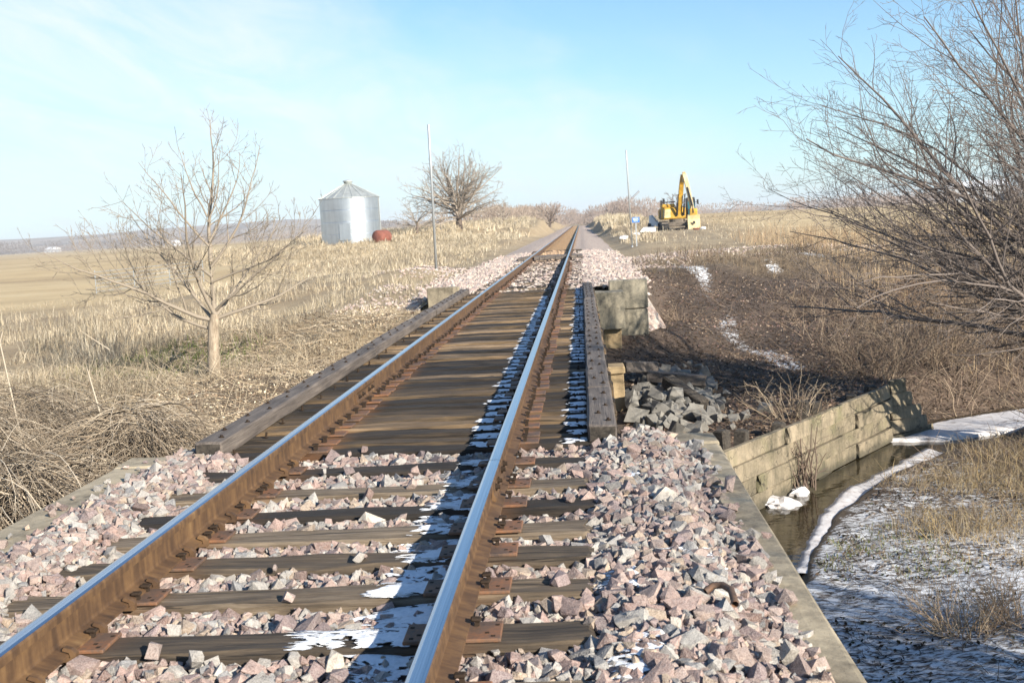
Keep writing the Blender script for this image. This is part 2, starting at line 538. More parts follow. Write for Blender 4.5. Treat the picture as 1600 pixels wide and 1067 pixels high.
M = {}
M['tie'] = material('weathered_tie', lambda g: f_tie(g, .5))
M['tie_bridge'] = material('bridge_tie', lambda g: f_tie(g, 2.0))
M['timber'] = material('guard_timber', f_timber)
M['endgrain'] = material('end_grain', f_endgrain)
M['rust'] = material('rail_rust', f_rust)
M['plate'] = material('rusty_plate', f_plate)
M['polish'] = material('rail_polish', f_polish)
M['dark'] = material('dark_iron', f_dark)
M['concrete'] = material('concrete', f_concrete)
M['curb'] = material('kerb_concrete', lambda g: f_concrete(g, (0.38, 0.32, 0.225), (0.11, 0.092, 0.065), 0.38, 0.58))
M['wing'] = material('wing_concrete', lambda g: f_concrete(g, (0.33, 0.29, 0.215), (0.06, 0.058, 0.046), 0.40, 0.58))
M['bent'] = material('bent_concrete', lambda g: f_concrete(g, (0.44, 0.33, 0.19), (0.22, 0.15, 0.08)))
def f_plank(g):
    d = f_concrete(g, (0.34, 0.285, 0.205), (0.075, 0.068, 0.045), 0.38, 0.64)
    r = RND(g); co = GEO(g)
    v = g.n('VectorMath', _p={'operation': 'ADD'}, i0=co, i1=g.n('CombineXYZ', X=g.math('MULTIPLY', r, 9.0), Y=0.0, Z=g.math('MULTIPLY', r, 5.0)).outputs[0]).outputs[0]
    green = g.step(g.noise(v, 1.1, 4, 0.6), 0.5, 0.7)
    c = g.mix(g.math('MULTIPLY', green, 0.45), d['Base_Color'], (0.16, 0.16, 0.075))
    c = g.mix(1.0, c, g.ramp(r, [(0.0, (0.78, 0.76, 0.72)), (1.0, (1.12, 1.08, 1.05))]), 'MULTIPLY')
    st = g.step(g.noise(g.map(v, scale=(7, 7, 0.7)), 1.3, 5, 0.65), 0.56, 0.70)
    c = g.mix(g.math('MULTIPLY', st, 0.6), c, (0.075, 0.06, 0.045))
    hz_ = g.math('ADD', g.n('SeparateXYZ', Vector=co).outputs[2], g.math('MULTIPLY', g.noise(co, 2.5, 5, 0.65), 0.35))
    d['Base_Color'] = g.mix(g.math('MULTIPLY', g.step(hz_, -2.38, -2.52), 0.8), c, (0.05, 0.045, 0.03))
    ck = g.n('TexVoronoi', _p={'feature': 'DISTANCE_TO_EDGE'}, Vector=g.n('VectorMath', _p={'operation': 'ADD'}, i0=v, i1=g.n('TexNoise', Vector=v, Scale=3.0).outputs['Color']).outputs[0], Scale=1.3).outputs['Distance']
    d['Base_Color'] = g.mix(g.math('MULTIPLY', g.step(ck, 0.016, 0.004), 0.7), d['Base_Color'], (0.03, 0.025, 0.02))
    return d
M['plank'] = material('wall_plank', f_plank)
M['stone'] = material('ballast_stone', f_stone_col)
M['stone_obj'] = material('single_stone', f_stone_obj)
M['bed'] = material('ballast_bed', f_bed)
M['bed_far'] = material('far_ballast', f_bed_far)
M['ground'] = material('ground', f_ground)
M['snow'] = material('snow', f_snow)
M['ice'] = material('creek_ice', lambda g: dict(Base_Color=g.ramp(g.noise(GEO(g), 7, 6, 0.7, 0.3), [(0.34, (0.36, 0.32, 0.30)), (0.46, (0.60, 0.57, 0.56)), (0.7, (0.72, 0.71, 0.71))]), Roughness=0.5, Normal=g.bump(g.noise(GEO(g), 14, 5, 0.6), 0.4, 0.02)))
M['water'] = material('creek_water', f_water)
M['grass'] = material('dry_grass', f_vcol(0.8, 0.25))
M['twig'] = material('twigs', f_vcol(0.9))
M['bark_pale'] = material('pale_bark', lambda g: f_bark(g, (0.17, 0.13, 0.09), (0.42, 0.34, 0.25)))
M['bark_dark'] = material('dark_bark', lambda g: f_bark(g, (0.055, 0.040, 0.032), (0.19, 0.145, 0.115)))
M['galv'] = material('galvanised', f_galv)
M['galv_dull'] = material('galvanised_roof', plain((0.45, 0.47, 0.45), 0.5, 0.5, 0.2, 1.5))
M['tank'] = material('rust_red_tank', plain((0.19, 0.066, 0.045), 0.85, 0.0, 0.3, 3))
M['pole'] = material('grey_pole', plain((0.40, 0.42, 0.43), 0.5, 0.5, 0.1, 4))
M['white'] = material('white_paint', plain((0.75, 0.76, 0.77), 0.6, 0.0, 0.08, 3))
M['sign_blue'] = material('sign_blue', plain((0.035, 0.16, 0.50), 0.5, 0.0, 0.05, 3))
M['yellow'] = material('machine_yellow', plain((0.50, 0.285, 0.03), 0.6, 0.0, 0.5, 2.2))
M['yellow_pale'] = material('faded_yellow', plain((0.55, 0.43, 0.23), 0.65, 0.0, 0.45, 2.2))
M['track'] = material('muddy_track', plain((0.14, 0.115, 0.09), 0.9, 0.0, 0.4, 5))
M['black'] = material('black_rubber', plain((0.018, 0.018, 0.02), 0.7, 0.0, 0.3, 5))
M['glass'] = material('cab_glass', lambda g: dict(Base_Color=(0.03, 0.10, 0.12), Roughness=0.08, Metallic=0.0, Specular_IOR_Level=0.6))
M['rock'] = material('grey_rock', lambda g: f_concrete(g, (0.235, 0.22, 0.195), (0.07, 0.066, 0.06)))
M['pale_wall'] = material('pale_siding', plain((0.40, 0.41, 0.43), 0.7, 0.0, 0.06, 1))
M['grey_roof'] = material('grey_roof', plain((0.30, 0.31, 0.33), 0.6, 0.2, 0.1, 1))
M['hill'] = material('hill_grass', lambda g: dict(Base_Color=g.ramp(g.noise(g.map(GEO(g), scale=(1, 1, 4)), 0.012, 6, 0.7), [(0.36, (0.13, 0.105, 0.09)), (0.52, (0.30, 0.24, 0.19)), (0.7, (0.42, 0.34, 0.26))]), Roughness=0.95))

# ------------------------------------------------------------------ ground
FAR_EDGE = np.array([(-22, -20), (-6, 2.2), (3.5, 15.7), (6.75, 20.35), (7.5, 21.6), (10, 22.9), (16, 24.8), (45, 31)], float)
NEAR_EDGE = np.array([(-20, -22), (-4.4, 0.8), (3.7, 12.6), (3.85, 13.3), (4.65, 15.4), (5.95, 17.5), (7.2, 18.95), (9.3, 20.4), (14, 22), (45, 28)], float)


def side_dist(P, x, y):
    """signed distance to a polyline, positive on its left"""
    best = np.full(np.shape(x), 1e9); sg = np.ones(np.shape(x))
    for a, b in zip(P[:-1], P[1:]):
        d = b - a; L2 = d @ d
        t = np.clip(((x - a[0]) * d[0] + (y - a[1]) * d[1]) / L2, 0, 1)
        px, py = x - a[0] - t * d[0], y - a[1] - t * d[1]
        q = np.hypot(px, py)
        c = np.sign(d[0] * (y - a[1]) - d[1] * (x - a[0]))
        m = q < best
        best = np.where(m, q, best); sg = np.where(m, c, sg)
    return best * sg


CP = np.array([
    # left of the track
    (-6.2, 22, -1.2), (-4, 18, -1.5), (-9, 16, -1.55), (-5, 12, -2.0), (-3, 12, -2.3), (-12, 12, -1.7), (-12, 24, -1.25), (-3.4, 22, -1.15),
    (-2.7, 26, -.42), (-4, 29, -.35), (-3, 33, -.12), (-4, 40, .15), (-8, 40, -.1), (-9, 30, -.75), (-20, 40, -.85), (-30, 56, -.9), (-22, 60, -.85), (-25, 40, -.95), (-20, 28, -1.15),
    (-40, 80, -.85), (-20, 103, .45), (-14, 100, .55), (-8, 90, .3), (-12, 70, -.1), (-30, 120, .1), (-12, 130, 1.25), (-20, 135, 1.2), (-9, 165, 1.9),
    (-7, 130, 1.0), (-5.5, 100, .15), (-5, 70, .0), (-60, 150, -.7), (-150, 300, -.7), (-400, 500, -.7), (-60, 60, -.95), (-100, 120, -.9), (-3.4, 120, -.05), (-3.4, 200, -.05), (-14, 230, 1.6), (-30, 180, .9), (-25, 20, -1.3), (-40, 30, -1.1), (-24, 8, -1.6),
    # right of the track, far bank
    (2.6, 27.5, -1.1), (3.2, 24, -1.65), (2.5, 20, -2.0), (4.5, 21, -1.85), (6, 26, -1.75), (8, 30, -1.5), (6, 33, -1.05), (4, 33, -.62), (5, 37.5, -.15), (5, 40, .04), (8, 36, -.75), (10, 36, -.9), (8, 39.5, 0.0), (8, 44, .08),
    (14, 31, -1.5), (12, 40, -.35), (20, 46, -.05), (18, 36, -1.0), (20, 60, .12), (16, 96, .55), (6, 60, .12), (9, 80, .35), (8, 110, .9), (10, 130, 1.35), (8, 170, 1.4), (16, 130, 1.0), (3.5, 120, 0), (3.5, 200, 0), (5, 95, .15),
    (40, 100, .5), (100, 200, .6), (400, 500, .6), (60, 60, .2), (40, 45, -.3), (14, 240, 1.4), (5.0, 17.9, -1.8), (6.6, 20.6, -1.8), (8.2, 22.6, -1.9), (12, 25.5, -1.7), (3.0, 17.4, -1.9),
    # near bank
    (8, 10, -2.45), (4, 10, -2.58), (3, 5, -2.58), (9, 17, -2.25), (14, 12, -2.1), (12, 18, -2.2), (20, 10, -1.8), (14, 0, -2.1), (5, 0, -2.5), (-3, 0, -2.6), (-9, -2, -2.2), (-4, -10, -2.2), (6, -10, -2.2), (5.5, 14, -2.58), (25, 22, -1.9), (40, 0, -1.4), (100, 20, -1.0)], float)


def land(x, y):
    x = np.asarray(x, float); y = np.asarray(y, float)
    num = np.zeros(x.shape); den = np.zeros(x.shape)
    for a, b, c in CP:
        w = 1.0 / ((x - a) ** 2 + (y - b) ** 2 + 0.35) ** 1.9
        num += w * c; den += w
    return num / den


def terrain(x, y):
    z = land(x, y)
    r = np.hypot(x, y)
    z = z + 0.10 * fbm(x * .5, y * .5, 3, 3) * smooth(6, 14, r) + 0.055 * fbm(x * 2.1, y * 2.1, 5, 3)
    # the railway formation beyond the bridge
    y0 = 26.46 + np.clip(np.abs(x) - 2.65, 0, 9) * 4.5 - .55 * (np.abs(x) < 1.6)
    k = smooth(y0, y0 + .35 + np.clip(np.abs(x) - 2.65, 0, 9) * 4, y) * (1 - smooth(2.7, 4.6, np.abs(x)))
    z = z * (1 - k) + np.minimum(z, -0.16) * k * .0 + (-0.16) * k
    # ground behind the abutment fill must stay under the ballast
    k2 = smooth(7.9, 7.4, y) * (np.abs(x) < 1.95)
    z = np.where(k2 > 0, np.minimum(z, -0.5), z)
    df = side_dist(FAR_EDGE, x, y); dn = -side_dist(NEAR_EDGE, x, y)
    wall = smooth(-1.0, 0.5, x) * smooth(7.5, 7.0, x)
    # far bank: steep behind the wall, sloping where there is none
    chan = -3.05
    hi_w = (df > 0.16).astype(float)
    hi_s = smooth(-0.1, 2.6, df)
    hf = hi_w * wall + hi_s * (1 - wall)
    zf = chan + (z - chan) * hf
    nb = -2.66 + .10 * smooth(0, 3, dn) + .45 * smooth(8.0, 12.5, x + .10 * (y - 14)) + .10 * fbm(x * .6, y * .6, 33, 3) * smooth(0, 1.2, dn) + .05 * fbm(x * 2.3, y * 2.3, 35, 3)
    nb = nb * (1 - smooth(24, 40, x)) + z * smooth(24, 40, x)
    nb = nb * smooth(-9, -4, x) + z * (1 - smooth(-9, -4, x))
    zn = chan + (nb - chan) * smooth(-0.45, 0.10, dn)
    z = np.where(dn > -0.45, zn, zf)
    return z


def zone(x, y):
    """snow, leaf litter, pale stubble: what covers the ground"""
    df = side_dist(FAR_EDGE, x, y); dn = -side_dist(NEAR_EDGE, x, y)
    near = smooth(-0.2, 0.2, dn)
    snow = 0.72 * near * (1 - 0.30 * smooth(12.5, 16.5, y + 0.25 * x - 1.5)) * smooth(13.5, 9.0, x + .15 * y)
    n = fbm(x * .28, y * .28, 40, 3)
    bx = np.interp(y, [22, 25, 28, 30, 33, 37, 39], [6.1, 5.3, 5.0, 4.9, 4.8, 4.9, 4.2])
    band = np.exp(-((x - bx - .25 * np.sin(y * 1.3)) / .55) ** 2) * smooth(22, 24, y) * smooth(40, 38, y)
    snow = np.maximum(snow, 0.74 * band * (.85 + .7 * n))
    snow = np.maximum(snow, 0.66 * np.exp(-((x - 9.2) / .9) ** 2 - ((y - 39.4) / .9) ** 2))
    snow = np.maximum(snow, 0.58 * np.exp(-((x - 7.6) / .6) ** 2 - ((y - 37.8) / .8) ** 2))
    rightslope = smooth(0.3, 1.5, x) * smooth(39, 34, y - .25 * x) * (df > 0)
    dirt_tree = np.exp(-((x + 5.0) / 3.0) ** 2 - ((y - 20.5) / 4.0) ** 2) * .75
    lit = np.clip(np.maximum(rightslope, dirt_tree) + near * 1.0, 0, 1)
    lit = np.maximum(lit, .45 * np.exp(-((y - 47 - .12 * x) / 3.5) ** 2) * smooth(4, 8, x))
    lit = np.maximum(lit, .55 * np.exp(-((y - 92) / 10) ** 2) * np.exp(-((x - 11) / 9) ** 2))
    lit = np.maximum(lit, .6 * np.exp(-((y - 43.5) / 2.2) ** 2) * np.exp(-((x + 5) / 3.5) ** 2))
    lit = np.maximum(lit, .4 * np.exp(-((y - 46) / 5) ** 2) * smooth(-22, -28, x))
    field = smooth(-9, -16, x) * smooth(38, 50, y) + smooth(9, 16, x) * smooth(47, 56, y)
    return np.stack([np.clip(snow, 0, 1), np.clip(lit, 0, 1), np.clip(field, 0, 1)], -1)


def axis_lines(dense, far):
    a = [v for seg in dense for v in np.arange(*seg)]
    return np.array(sorted(set(np.round(a + far, 4))))


gx = axis_lines([(-30, -12, .8), (-12, 2, .25), (2, 11, .12), (11, 24, .4), (24, 60, 2.0)], [-4000, -2000, -1000, -500, -260, -160, -110, -80, -60, -45, -36, 70, 90, 120, 160, 240, 400, 800, 1600, 3000])
gy = axis_lines([(-8, 8, .5), (8, 27, .12), (27, 50, .4), (50, 130, 1.6), (130, 260, 6)], [-400, -100, -40, -20, -12, 280, 320, 400, 520, 700, 1000, 1500, 2200, 3200, 4500])
X, Y = np.meshgrid(gx, gy)
Z = terrain(X, Y)
Z = np.where(np.hypot(X, Y) > 600, -0.7 - 0 * Z, Z)
nx, ny = len(gx), len(gy)
idx = np.arange(nx * ny).reshape(ny, nx)
quads = np.stack([idx[:-1, :-1], idx[:-1, 1:], idx[1:, 1:], idx[1:, :-1]], -1).reshape(-1, 4)
gc = zone(X, Y).reshape(-1, 3)
obj('ground', mesh_np('ground', np.stack([X, Y, Z], -1).reshape(-1, 3), [quads], gc, True), M['ground'], kind='structure')


def strip(P, Q, z, n=1):
    """ribbon between two polylines of equal length"""
    v = [(a[0], a[1], z) for a in P] + [(b[0], b[1], z) for b in Q]
    m = len(P)
    return v, [(i, i + 1, m + i + 1, m + i) for i in range(m - 1)]


def resample(P, n):
    P = np.asarray(P, float)
    d = np.r_[0, np.cumsum(np.linalg.norm(np.diff(P, axis=0), axis=1))]
    t = np.linspace(0, d[-1], n)
    return np.stack([np.interp(t, d, P[:, 0]), np.interp(t, d, P[:, 1])], -1)


fa, na = resample(FAR_EDGE, 120), resample(NEAR_EDGE, 120)
fo = fa + np.array([-.25, .18]); no = na + np.array([.5, -.4])
v, f = strip(no, fo, -2.75)
MB().add(v, f).build('creek_water', M['water'], kind='structure')

hx = np.linspace(-3200, 3200, 161); hv = []; hp = []
for j, (yy, hh) in enumerate(((1500, -2), (1750, .55), (2100, 1.0), (2600, .75), (3200, .1))):
    prof = 17 * (.55 + 1.1 * fbm(hx / 900., hx * 0 + 3, 21, 4) + .45) * smooth(250, -900, hx) + 9 * (1 + fbm(hx / 260., hx * 0, 27, 3))
    hv.append(np.stack([hx, yy + 0 * hx + 120 * fbm(hx / 400., hx * 0 + j, 9, 2), (prof * hh if hh > 0 else hx * 0 - 2)], -1))
hv = np.concatenate(hv); k = len(hx)
hp = np.array([(j * k + i, j * k + i + 1, (j + 1) * k + i + 1, (j + 1) * k + i) for j in range(4) for i in range(k - 1)])
obj('hills', mesh_np('hills', hv, [hp], None, True), M['hill'], kind='structure')

# ------------------------------------------------------------------ ice along the creek
def ice(name, inner, outer, label, n=90, thick=0.03, seed=1, dome=0.02):
    a, b = resample(inner, n), resample(outer, n)
    t = np.arange(n)
    jit = np.stack([fbm(t * .35, t * 0., seed, 5, .7), fbm(t * .35, t * 0 + 9, seed, 5, .7)], -1) * .07
    a = a + jit; m = 5
    V = []
    for q in range(m):
        w = q / (m - 1)
        p = a * (1 - w) + b * w
        V.append(np.c_[p, np.full(n, -2.75 + thick) + dome * math.sin(math.pi * min(1, w + .25)) + .03 * fbm(p[:, 0] * 3, p[:, 1] * 3, seed + 4, 4)])
    V.append(np.c_[a, np.full(n, -2.79)])
    V = np.concatenate(V)
    F = [(q * n + i, q * n + i + 1, (q + 1) * n + i + 1, (q + 1) * n + i) for q in range(m - 1) for i in range(n - 1)]
    F += [(m * n + i, m * n + i + 1, i + 1, i) for i in range(n - 1)]
    return obj(name, mesh_np(name, V, [np.array(F)], None, True), M['ice'], label=label, cat='ice')


ice('ice_shelf', [(3.55, 12.9), (4.02, 14.15), (4.45, 15.45), (5.0, 16.7), (5.68, 17.6), (6.45, 18.6), (7.05, 19.4)],
    [(3.95, 12.9), (4.2, 13.9), (4.72, 15.3), (5.32, 16.5), (6.02, 17.45), (6.7, 18.35), (7.25, 19.1)], 'long white ice ledge edging the near bank of the creek', seed=3)
ice('ice_sheet', [(6.72, 20.28), (7.6, 20.12), (8.5, 20.45), (9.6, 20.9), (12, 21.7), (15, 22.6)],
    [(6.78, 20.42), (7.5, 21.45), (8.3, 22.0), (9.9, 22.8), (12.5, 23.7), (16, 24.9)], 'broad white ice sheet across the creek beyond the plank wall', seed=8, dome=.03)
for q, (cx, cy, r, lab) in enumerate(((4.0, 16.25, .22, 'larger snowy ice lump against the foot of the plank wall'), (4.4, 16.8, .13, 'small snowy ice lump beside the larger one by the plank wall'))):
    bm = bmesh.new(); bmesh.ops.create_icosphere(bm, subdivisions=3, radius=1)
    for vv in bm.verts:
        c = vv.co.copy(); s = 1 + .8 * float(fbm(np.array(c.x * 2 + q * 7), np.array(c.y * 2 + c.z * 2), 31, 3))
        vv.co = Vector((c.x * r * 1.3 * s, c.y * r * 1.2 * s, max(-.06, c.z * .11 * s)))
    me = bpy.data.meshes.new('ice_lump'); bm.to_mesh(me); bm.free()
    obj('ice_lump', me, M['ice'], loc=(cx, cy, -2.74), rot=(0, 0, .9), label=lab, cat='ice')

# ------------------------------------------------------------------ plank retaining wall
def rough_box(L, W, H, cuts=(6, 1, 1), amp=.01, seed=0, bev=.012):
    """a worn beam: box of size L,W,H centred on the origin (H downwards from z=0), corners knocked off"""
    bm = bmesh.new(); bmesh.ops.create_cube(bm, size=1)
    for vv in bm.verts:
        vv.co = Vector((vv.co.x * L, vv.co.y * W, (vv.co.z - .5) * H))
    bmesh.ops.bevel(bm, geom=bm.edges[:], offset=bev, segments=1, affect='EDGES')
    for ax, c in zip((0, 1, 2), cuts):
        ext = (L, W, H)[ax]
        for i in range(1, c):
            pos = Vector((0, 0, -H / 2)); pos[ax] += (i / c - .5) * ext
            nn = Vector((0, 0, 0)); nn[ax] = 1
            bmesh.ops.bisect_plane(bm, geom=bm.verts[:] + bm.edges[:] + bm.faces[:], plane_co=pos, plane_no=nn)
    r = np.random.default_rng(seed)
    for vv in bm.verts:
        c = vv.co
        vv.co += Vector(((r.random() - .5) * amp * 1.6, (r.random() - .5) * amp, (r.random() - .5) * amp * .8))
    me = bpy.data.meshes.new('beam'); bm.to_mesh(me); bm.free()
    return me


wall_dir = np.array([6.75 - 3.5, 20.35 - 15.7]); wall_len = np.linalg.norm(wall_dir); wall_dir /= wall_len
wang = math.atan2(wall_dir[1], wall_dir[0])
wall = empty('retaining_wall', (3.5, 15.7, -2.75), wang, label='weathered plank retaining wall along the far side of the creek', cat='wall')
pm = [rough_box(1.0, .09, .245, (5, 1, 2), .018, s, .010) for s in range(4)]
for me in pm:
    me.materials.append(M['plank'])
kk = 0
for row in range(5):
    a = -4.6 + (.55 if row % 2 else 0)
    while a < wall_len - .05:
        L = min((2.7, 3.2, 2.2)[kk % 3], wall_len - a)
        o = bpy.data.objects.new('plank', pm[kk % 4]); COL.objects.link(o); o.parent = wall
        o.scale = ((L - .026), 1, 1)
        o.location = (a + L / 2, .05 + .026 * math.sin(kk * 2.4), 1.03 - row * .259)
        o.rotation_euler = (R(.8 * math.sin(kk * 1.7)), R(.25 * math.sin(kk * 3.1)), 0)
        a += L; kk += 1
for q, (px, h) in enumerate(((-.25, .20), (.25, .12), (1.5, .0), (2.55, .16), (3.1, .06), (4.4, -.02), (5.2, .02))):
    me = rough_box(.20, .18, 1.5 + h, (1, 1, 5), .02, 30 + q, .02); me.materials.append(M['endgrain'])
    obj('post', me, None, wall, loc=(px, .26 + .06 * math.sin(q * 5), 1.06 + h), rot=(R(3 * math.sin(q)), R(4 * math.sin(2 * q)), .1 * q))
# the splayed end panel, its planks leaning
for q in range(5):
    L = .42 + .20 * q
    me = rough_box(L, .09, .24, (3, 1, 2), .02, 50 + q, .010); me.materials.append(M['plank'])
    t = R(-18)
    obj('end_plank', me, None, wall, loc=(wall_len + .03 + math.cos(t) * L / 2, .06 + math.sin(t) * L / 2 + .015 * math.sin(q * 2.2), 1.10 - .25 * q), rot=(R(-4), R(5 * math.sin(q)), t))

# ------------------------------------------------------------------ abutments, bents, wing walls
def block(name, x0, x1, y0, y1, z0, z1, mat, parent=None, amp=.012, seed=0, **kw):
    L, W, H = x1 - x0, y1 - y0, z1 - z0
    me = rough_box(L, W, H, (max(2, int(L / .3)), max(1, min(12, int(W / .4))), max(2, min(10, int(H / .3)))), amp, seed, .018)
    me.materials.append(mat)
    return obj(name, me, None, parent, loc=((x0 + x1) / 2, (y0 + y1) / 2, z1), **kw)


ab = empty('near_abutment', (0, 8.0, -2.9), label='concrete abutment holding the pink ballast at the near end of the bridge', cat='abutment')
def child(o, p):
    o.parent = p
    o.matrix_parent_inverse = p.matrix_basis.inverted()
    return o
child(block('side_wall', 2.03, 2.24, -6, 8.02, -3.0, -.10, M['curb'], seed=1), ab)
child(block('side_wall', -2.24, -1.94, -6, 8.02, -3.0, -.10, M['curb'], seed=2), ab)
child(block('breast_wall', -2.26, 2.24, 8.022, 8.40, -3.0, -.40, M['concrete'], seed=3), ab)
child(block('corner_cap', 1.80, 2.242, 8.024, 8.36, -.398, -.085, M['curb'], seed=4), ab)
child(block('corner_cap', -2.262, -1.80, 8.024, 8.36, -.398, -.09, M['curb'], seed=5), ab)

fb = empty('far_abutment', (0, 26.0, -2.2), label='mottled concrete abutment with wing walls at the far end of the bridge', cat='abutment')
child(block('bearing_block', 1.52, 2.2, 25.2, 25.9, -.95, -.10, M['wing'], seed=6, amp=.03), fb)
child(block('breast_wall', -2.1, 2.12, 25.42, 25.88, -2.6, -.955, M['bent'], seed=7), fb)
child(block('back_wall', -1.515, 1.515, 25.75, 26.05, -.953, -.22, M['concrete'], seed=8), fb)
child(block('wing_panel', 1.9, 2.79, 26.2, 26.45, -.575, .10, M['wing'], seed=9), fb)
child(block('wing_panel', 1.9, 2.775, 26.17, 26.45, -1.70, -.59, M['wing'], seed=10), fb)
child(block('wing_panel', -2.38, -1.62, 26.2, 26.45, -.575, .15, M['curb'], seed=11), fb)
child(block('wing_panel', -2.375, -1.7, 26.18, 26.45, -1.5, -.585, M['wing'], seed=12), fb)

bt = empty('bridge_bent', (0, 20.5, -2.6), label='tan concrete bent under the bridge beside the grey rocks', cat='bridge support')
child(block('bent_wall', -1.9, 1.97, 20.3, 20.75, -2.9, -1.28, M['bent'], seed=13), bt)
child(block('bent_cap', -1.94, 1.985, 20.25, 20.85, -1.276, -1.14, M['bent'], seed=14), bt)
bt2 = empty('bridge_bent', (0, 14.4, -2.9), label='concrete bent under the middle of the bridge, mostly hidden by the deck', cat='bridge support')
child(block('bent_wall', -1.5, 1.45, 14.2, 14.6, -3.2, -1.15, M['bent'], seed=15), bt2)

# ------------------------------------------------------------------ bridge deck
bridge = empty('railway_bridge', (0, 16.6, -.2), label='timber decked railway bridge with guard timbers over the creek', cat='bridge')
tie_b = [rough_box(3.06, .214, .25, (9, 2, 1), .022, 60 + s, .018) for s in range(5)]
for me in tie_b:
    me.materials.append(M['tie_bridge'])
plate = MB()
plate.box(-.185, .185, -.095, .095, 0, .016, bev=.004)
for sx in (-1, 1):
    for px, py in ((.165, .05), (.13, -.03), (.155, -.065)):
        plate.box(sx * px - .008, sx * px + .008, py - .008, py + .008, .0161, .0172, 1)
plate_me = plate.mesh('tie_plate'); plate_me.materials.append(M['plate']); plate_me.materials.append(M['dark'])
spike = MB()
spike.box(-.009, .009, -.009, .009, 0, .024).box(-.016, .026, -.018, .018, .0245, .038, bev=.005)
spike_me = spike.mesh('spike'); spike_me.materials.append(M['dark'])
plate_spiked = MB()
plate_spiked.box(-.185, .185, -.085, .085, 0, .016, bev=.004)
for sx in (-1, 1):
    plate_spiked.box(sx * .088 - .012, sx * .088 + .012, -.05, -.02, .0161, .05, 1).box(sx * .086 - .02, sx * .086 + .02, -.055, -.015, .0501, .062, 1)
ps_me = plate_spiked.mesh('tie_plate'); ps_me.materials.append(M['plate']); ps_me.materials.append(M['dark'])

RAIL_X = .7525
BR0, BR1, NBT = 7.84, 25.45, 57
bt_y = []
for i in range(NBT):
    yy = BR0 + (BR1 - BR0) * i / (NBT - 1) + (rng.random() - .5) * .02
    bt_y.append(yy)
    zz = (rng.random() - .5) * .026
    o = bpy.data.objects.new('bridge_tie', tie_b[i % 5]); COL.objects.link(o)
    o.parent = bridge; o.location = (rng.normal(0, .012), yy - 16.6, zz + .2); o.rotation_euler = (rng.normal(0, .01), rng.normal(0, .002), rng.normal(0, .006))
    for sx in (-1, 1):
        p = bpy.data.objects.new('tie_plate', ps_me); COL.objects.link(p); p.parent = o
        p.location = (sx * RAIL_X, 0, .002)
for sx in (-1, 1):
    s = MB().box(sx * .8 - .2, sx * .8 + .2, 8.41 - 16.6, 25.74 - 16.6, -1.13 + .2, -.262 + .2)
    s.build('girder', M['dark'], bridge)


def guard(cx, pieces, parent):
    for q, (y0, y1) in enumerate(pieces):
        L = y1 - y0
        me = rough_box(L, .205, .118, (max(4, int(L / .5)), 2, 1), .012, 90 + q + int(cx * 10), .014)
        me.materials.append(M['timber']); me.materials.append(M['endgrain'])
        for pf in me.polygons:
            if abs(pf.normal.x) > .9:
                pf.material_index = 1
        g_ = obj('guard_timber', me, None, parent, loc=(cx, (y0 + y1) / 2 - 16.6, .124 + .2 + .004 * (q % 2)), rot=(0, 0, R(90) + .002 * (q - 1)))
        nb = int(L / .31)
        for b in range(nb):
            bb = bpy.data.objects.new('bolt', bolt_me); COL.objects.link(bb); bb.parent = g_
            bb.location = (-L / 2 + .18 + b * .31, (.045 if b % 2 else -.045) + rng.normal(0, .008), .0)
            bb.rotation_euler = (rng.normal(0, .08), rng.normal(0, .08), rng.random() * 3)


bolt = MB().lathe([(.021, -.002), (.021, .004)], 10).lathe([(.0105, .0042), (.0105, .017)], 6)
bolt_me = bolt.mesh('bolt'); bolt_me.materials.append(M['dark'])
guard(1.405, [(7.72, 9.50), (9.515, 14.9), (14.915, 20.3), (20.315, 25.55)], bridge)
guard(-1.40, [(7.72, 13.72), (13.735, 19.6), (19.615, 25.55)], bridge)
lag = MB().lathe([(.019, 0), (.019, .005)], 8).lathe([(.009, .005), (.009, .042)], 6)
lag_me = lag.mesh('lag_screw'); lag_me.materials.append(M['dark'])
for i in range(0, NBT, 2):
    for sx in (-1, 1):
        b = bpy.data.objects.new('lag_screw', lag_me); COL.objects.link(b); b.parent = bridge
        b.location = (sx * (1.225 + rng.normal(0, .012)), bt_y[i] - 16.6, .203); b.rotation_euler = (rng.normal(0, .15), rng.normal(0, .15), 0)

# ------------------------------------------------------------------ rails
prof = [(-.070, .018), (.070, .018), (.070, .029), (.012, .046), (.0085, .060), (.0085, .128), (.016, .138), (.0355, .146), (.0365, .172), (.031, .1815), (.018, .1855),
        (-.018, .1855), (-.031, .1815), (-.0365, .172), (-.0355, .146), (-.016, .138), (-.0085, .128), (-.0085, .060), (-.012, .046), (-.070, .029)]
pol_faces = {9, 10, 11}            # edges i->i+1 that are worn bright


def rail_mesh(ys, drop=None):
    n = len(prof)
    V = []
    for yy in ys:
        V += [(px, yy, pz) for px, pz in prof]
    F, MI = [], []
    for j in range(len(ys) - 1):
        for i in range(n):
            F.append((j * n + i, j * n + (i + 1) % n, (j + 1) * n + (i + 1) % n, (j + 1) * n + i))
            MI.append(1 if i in pol_faces else 0)
    me = mesh_np('rail', np.array(V), [np.array(F)])
    me.polygons.foreach_set('material_index', np.array(MI, np.int32))
    return me


def cap(me_y, parent, x):
    pass


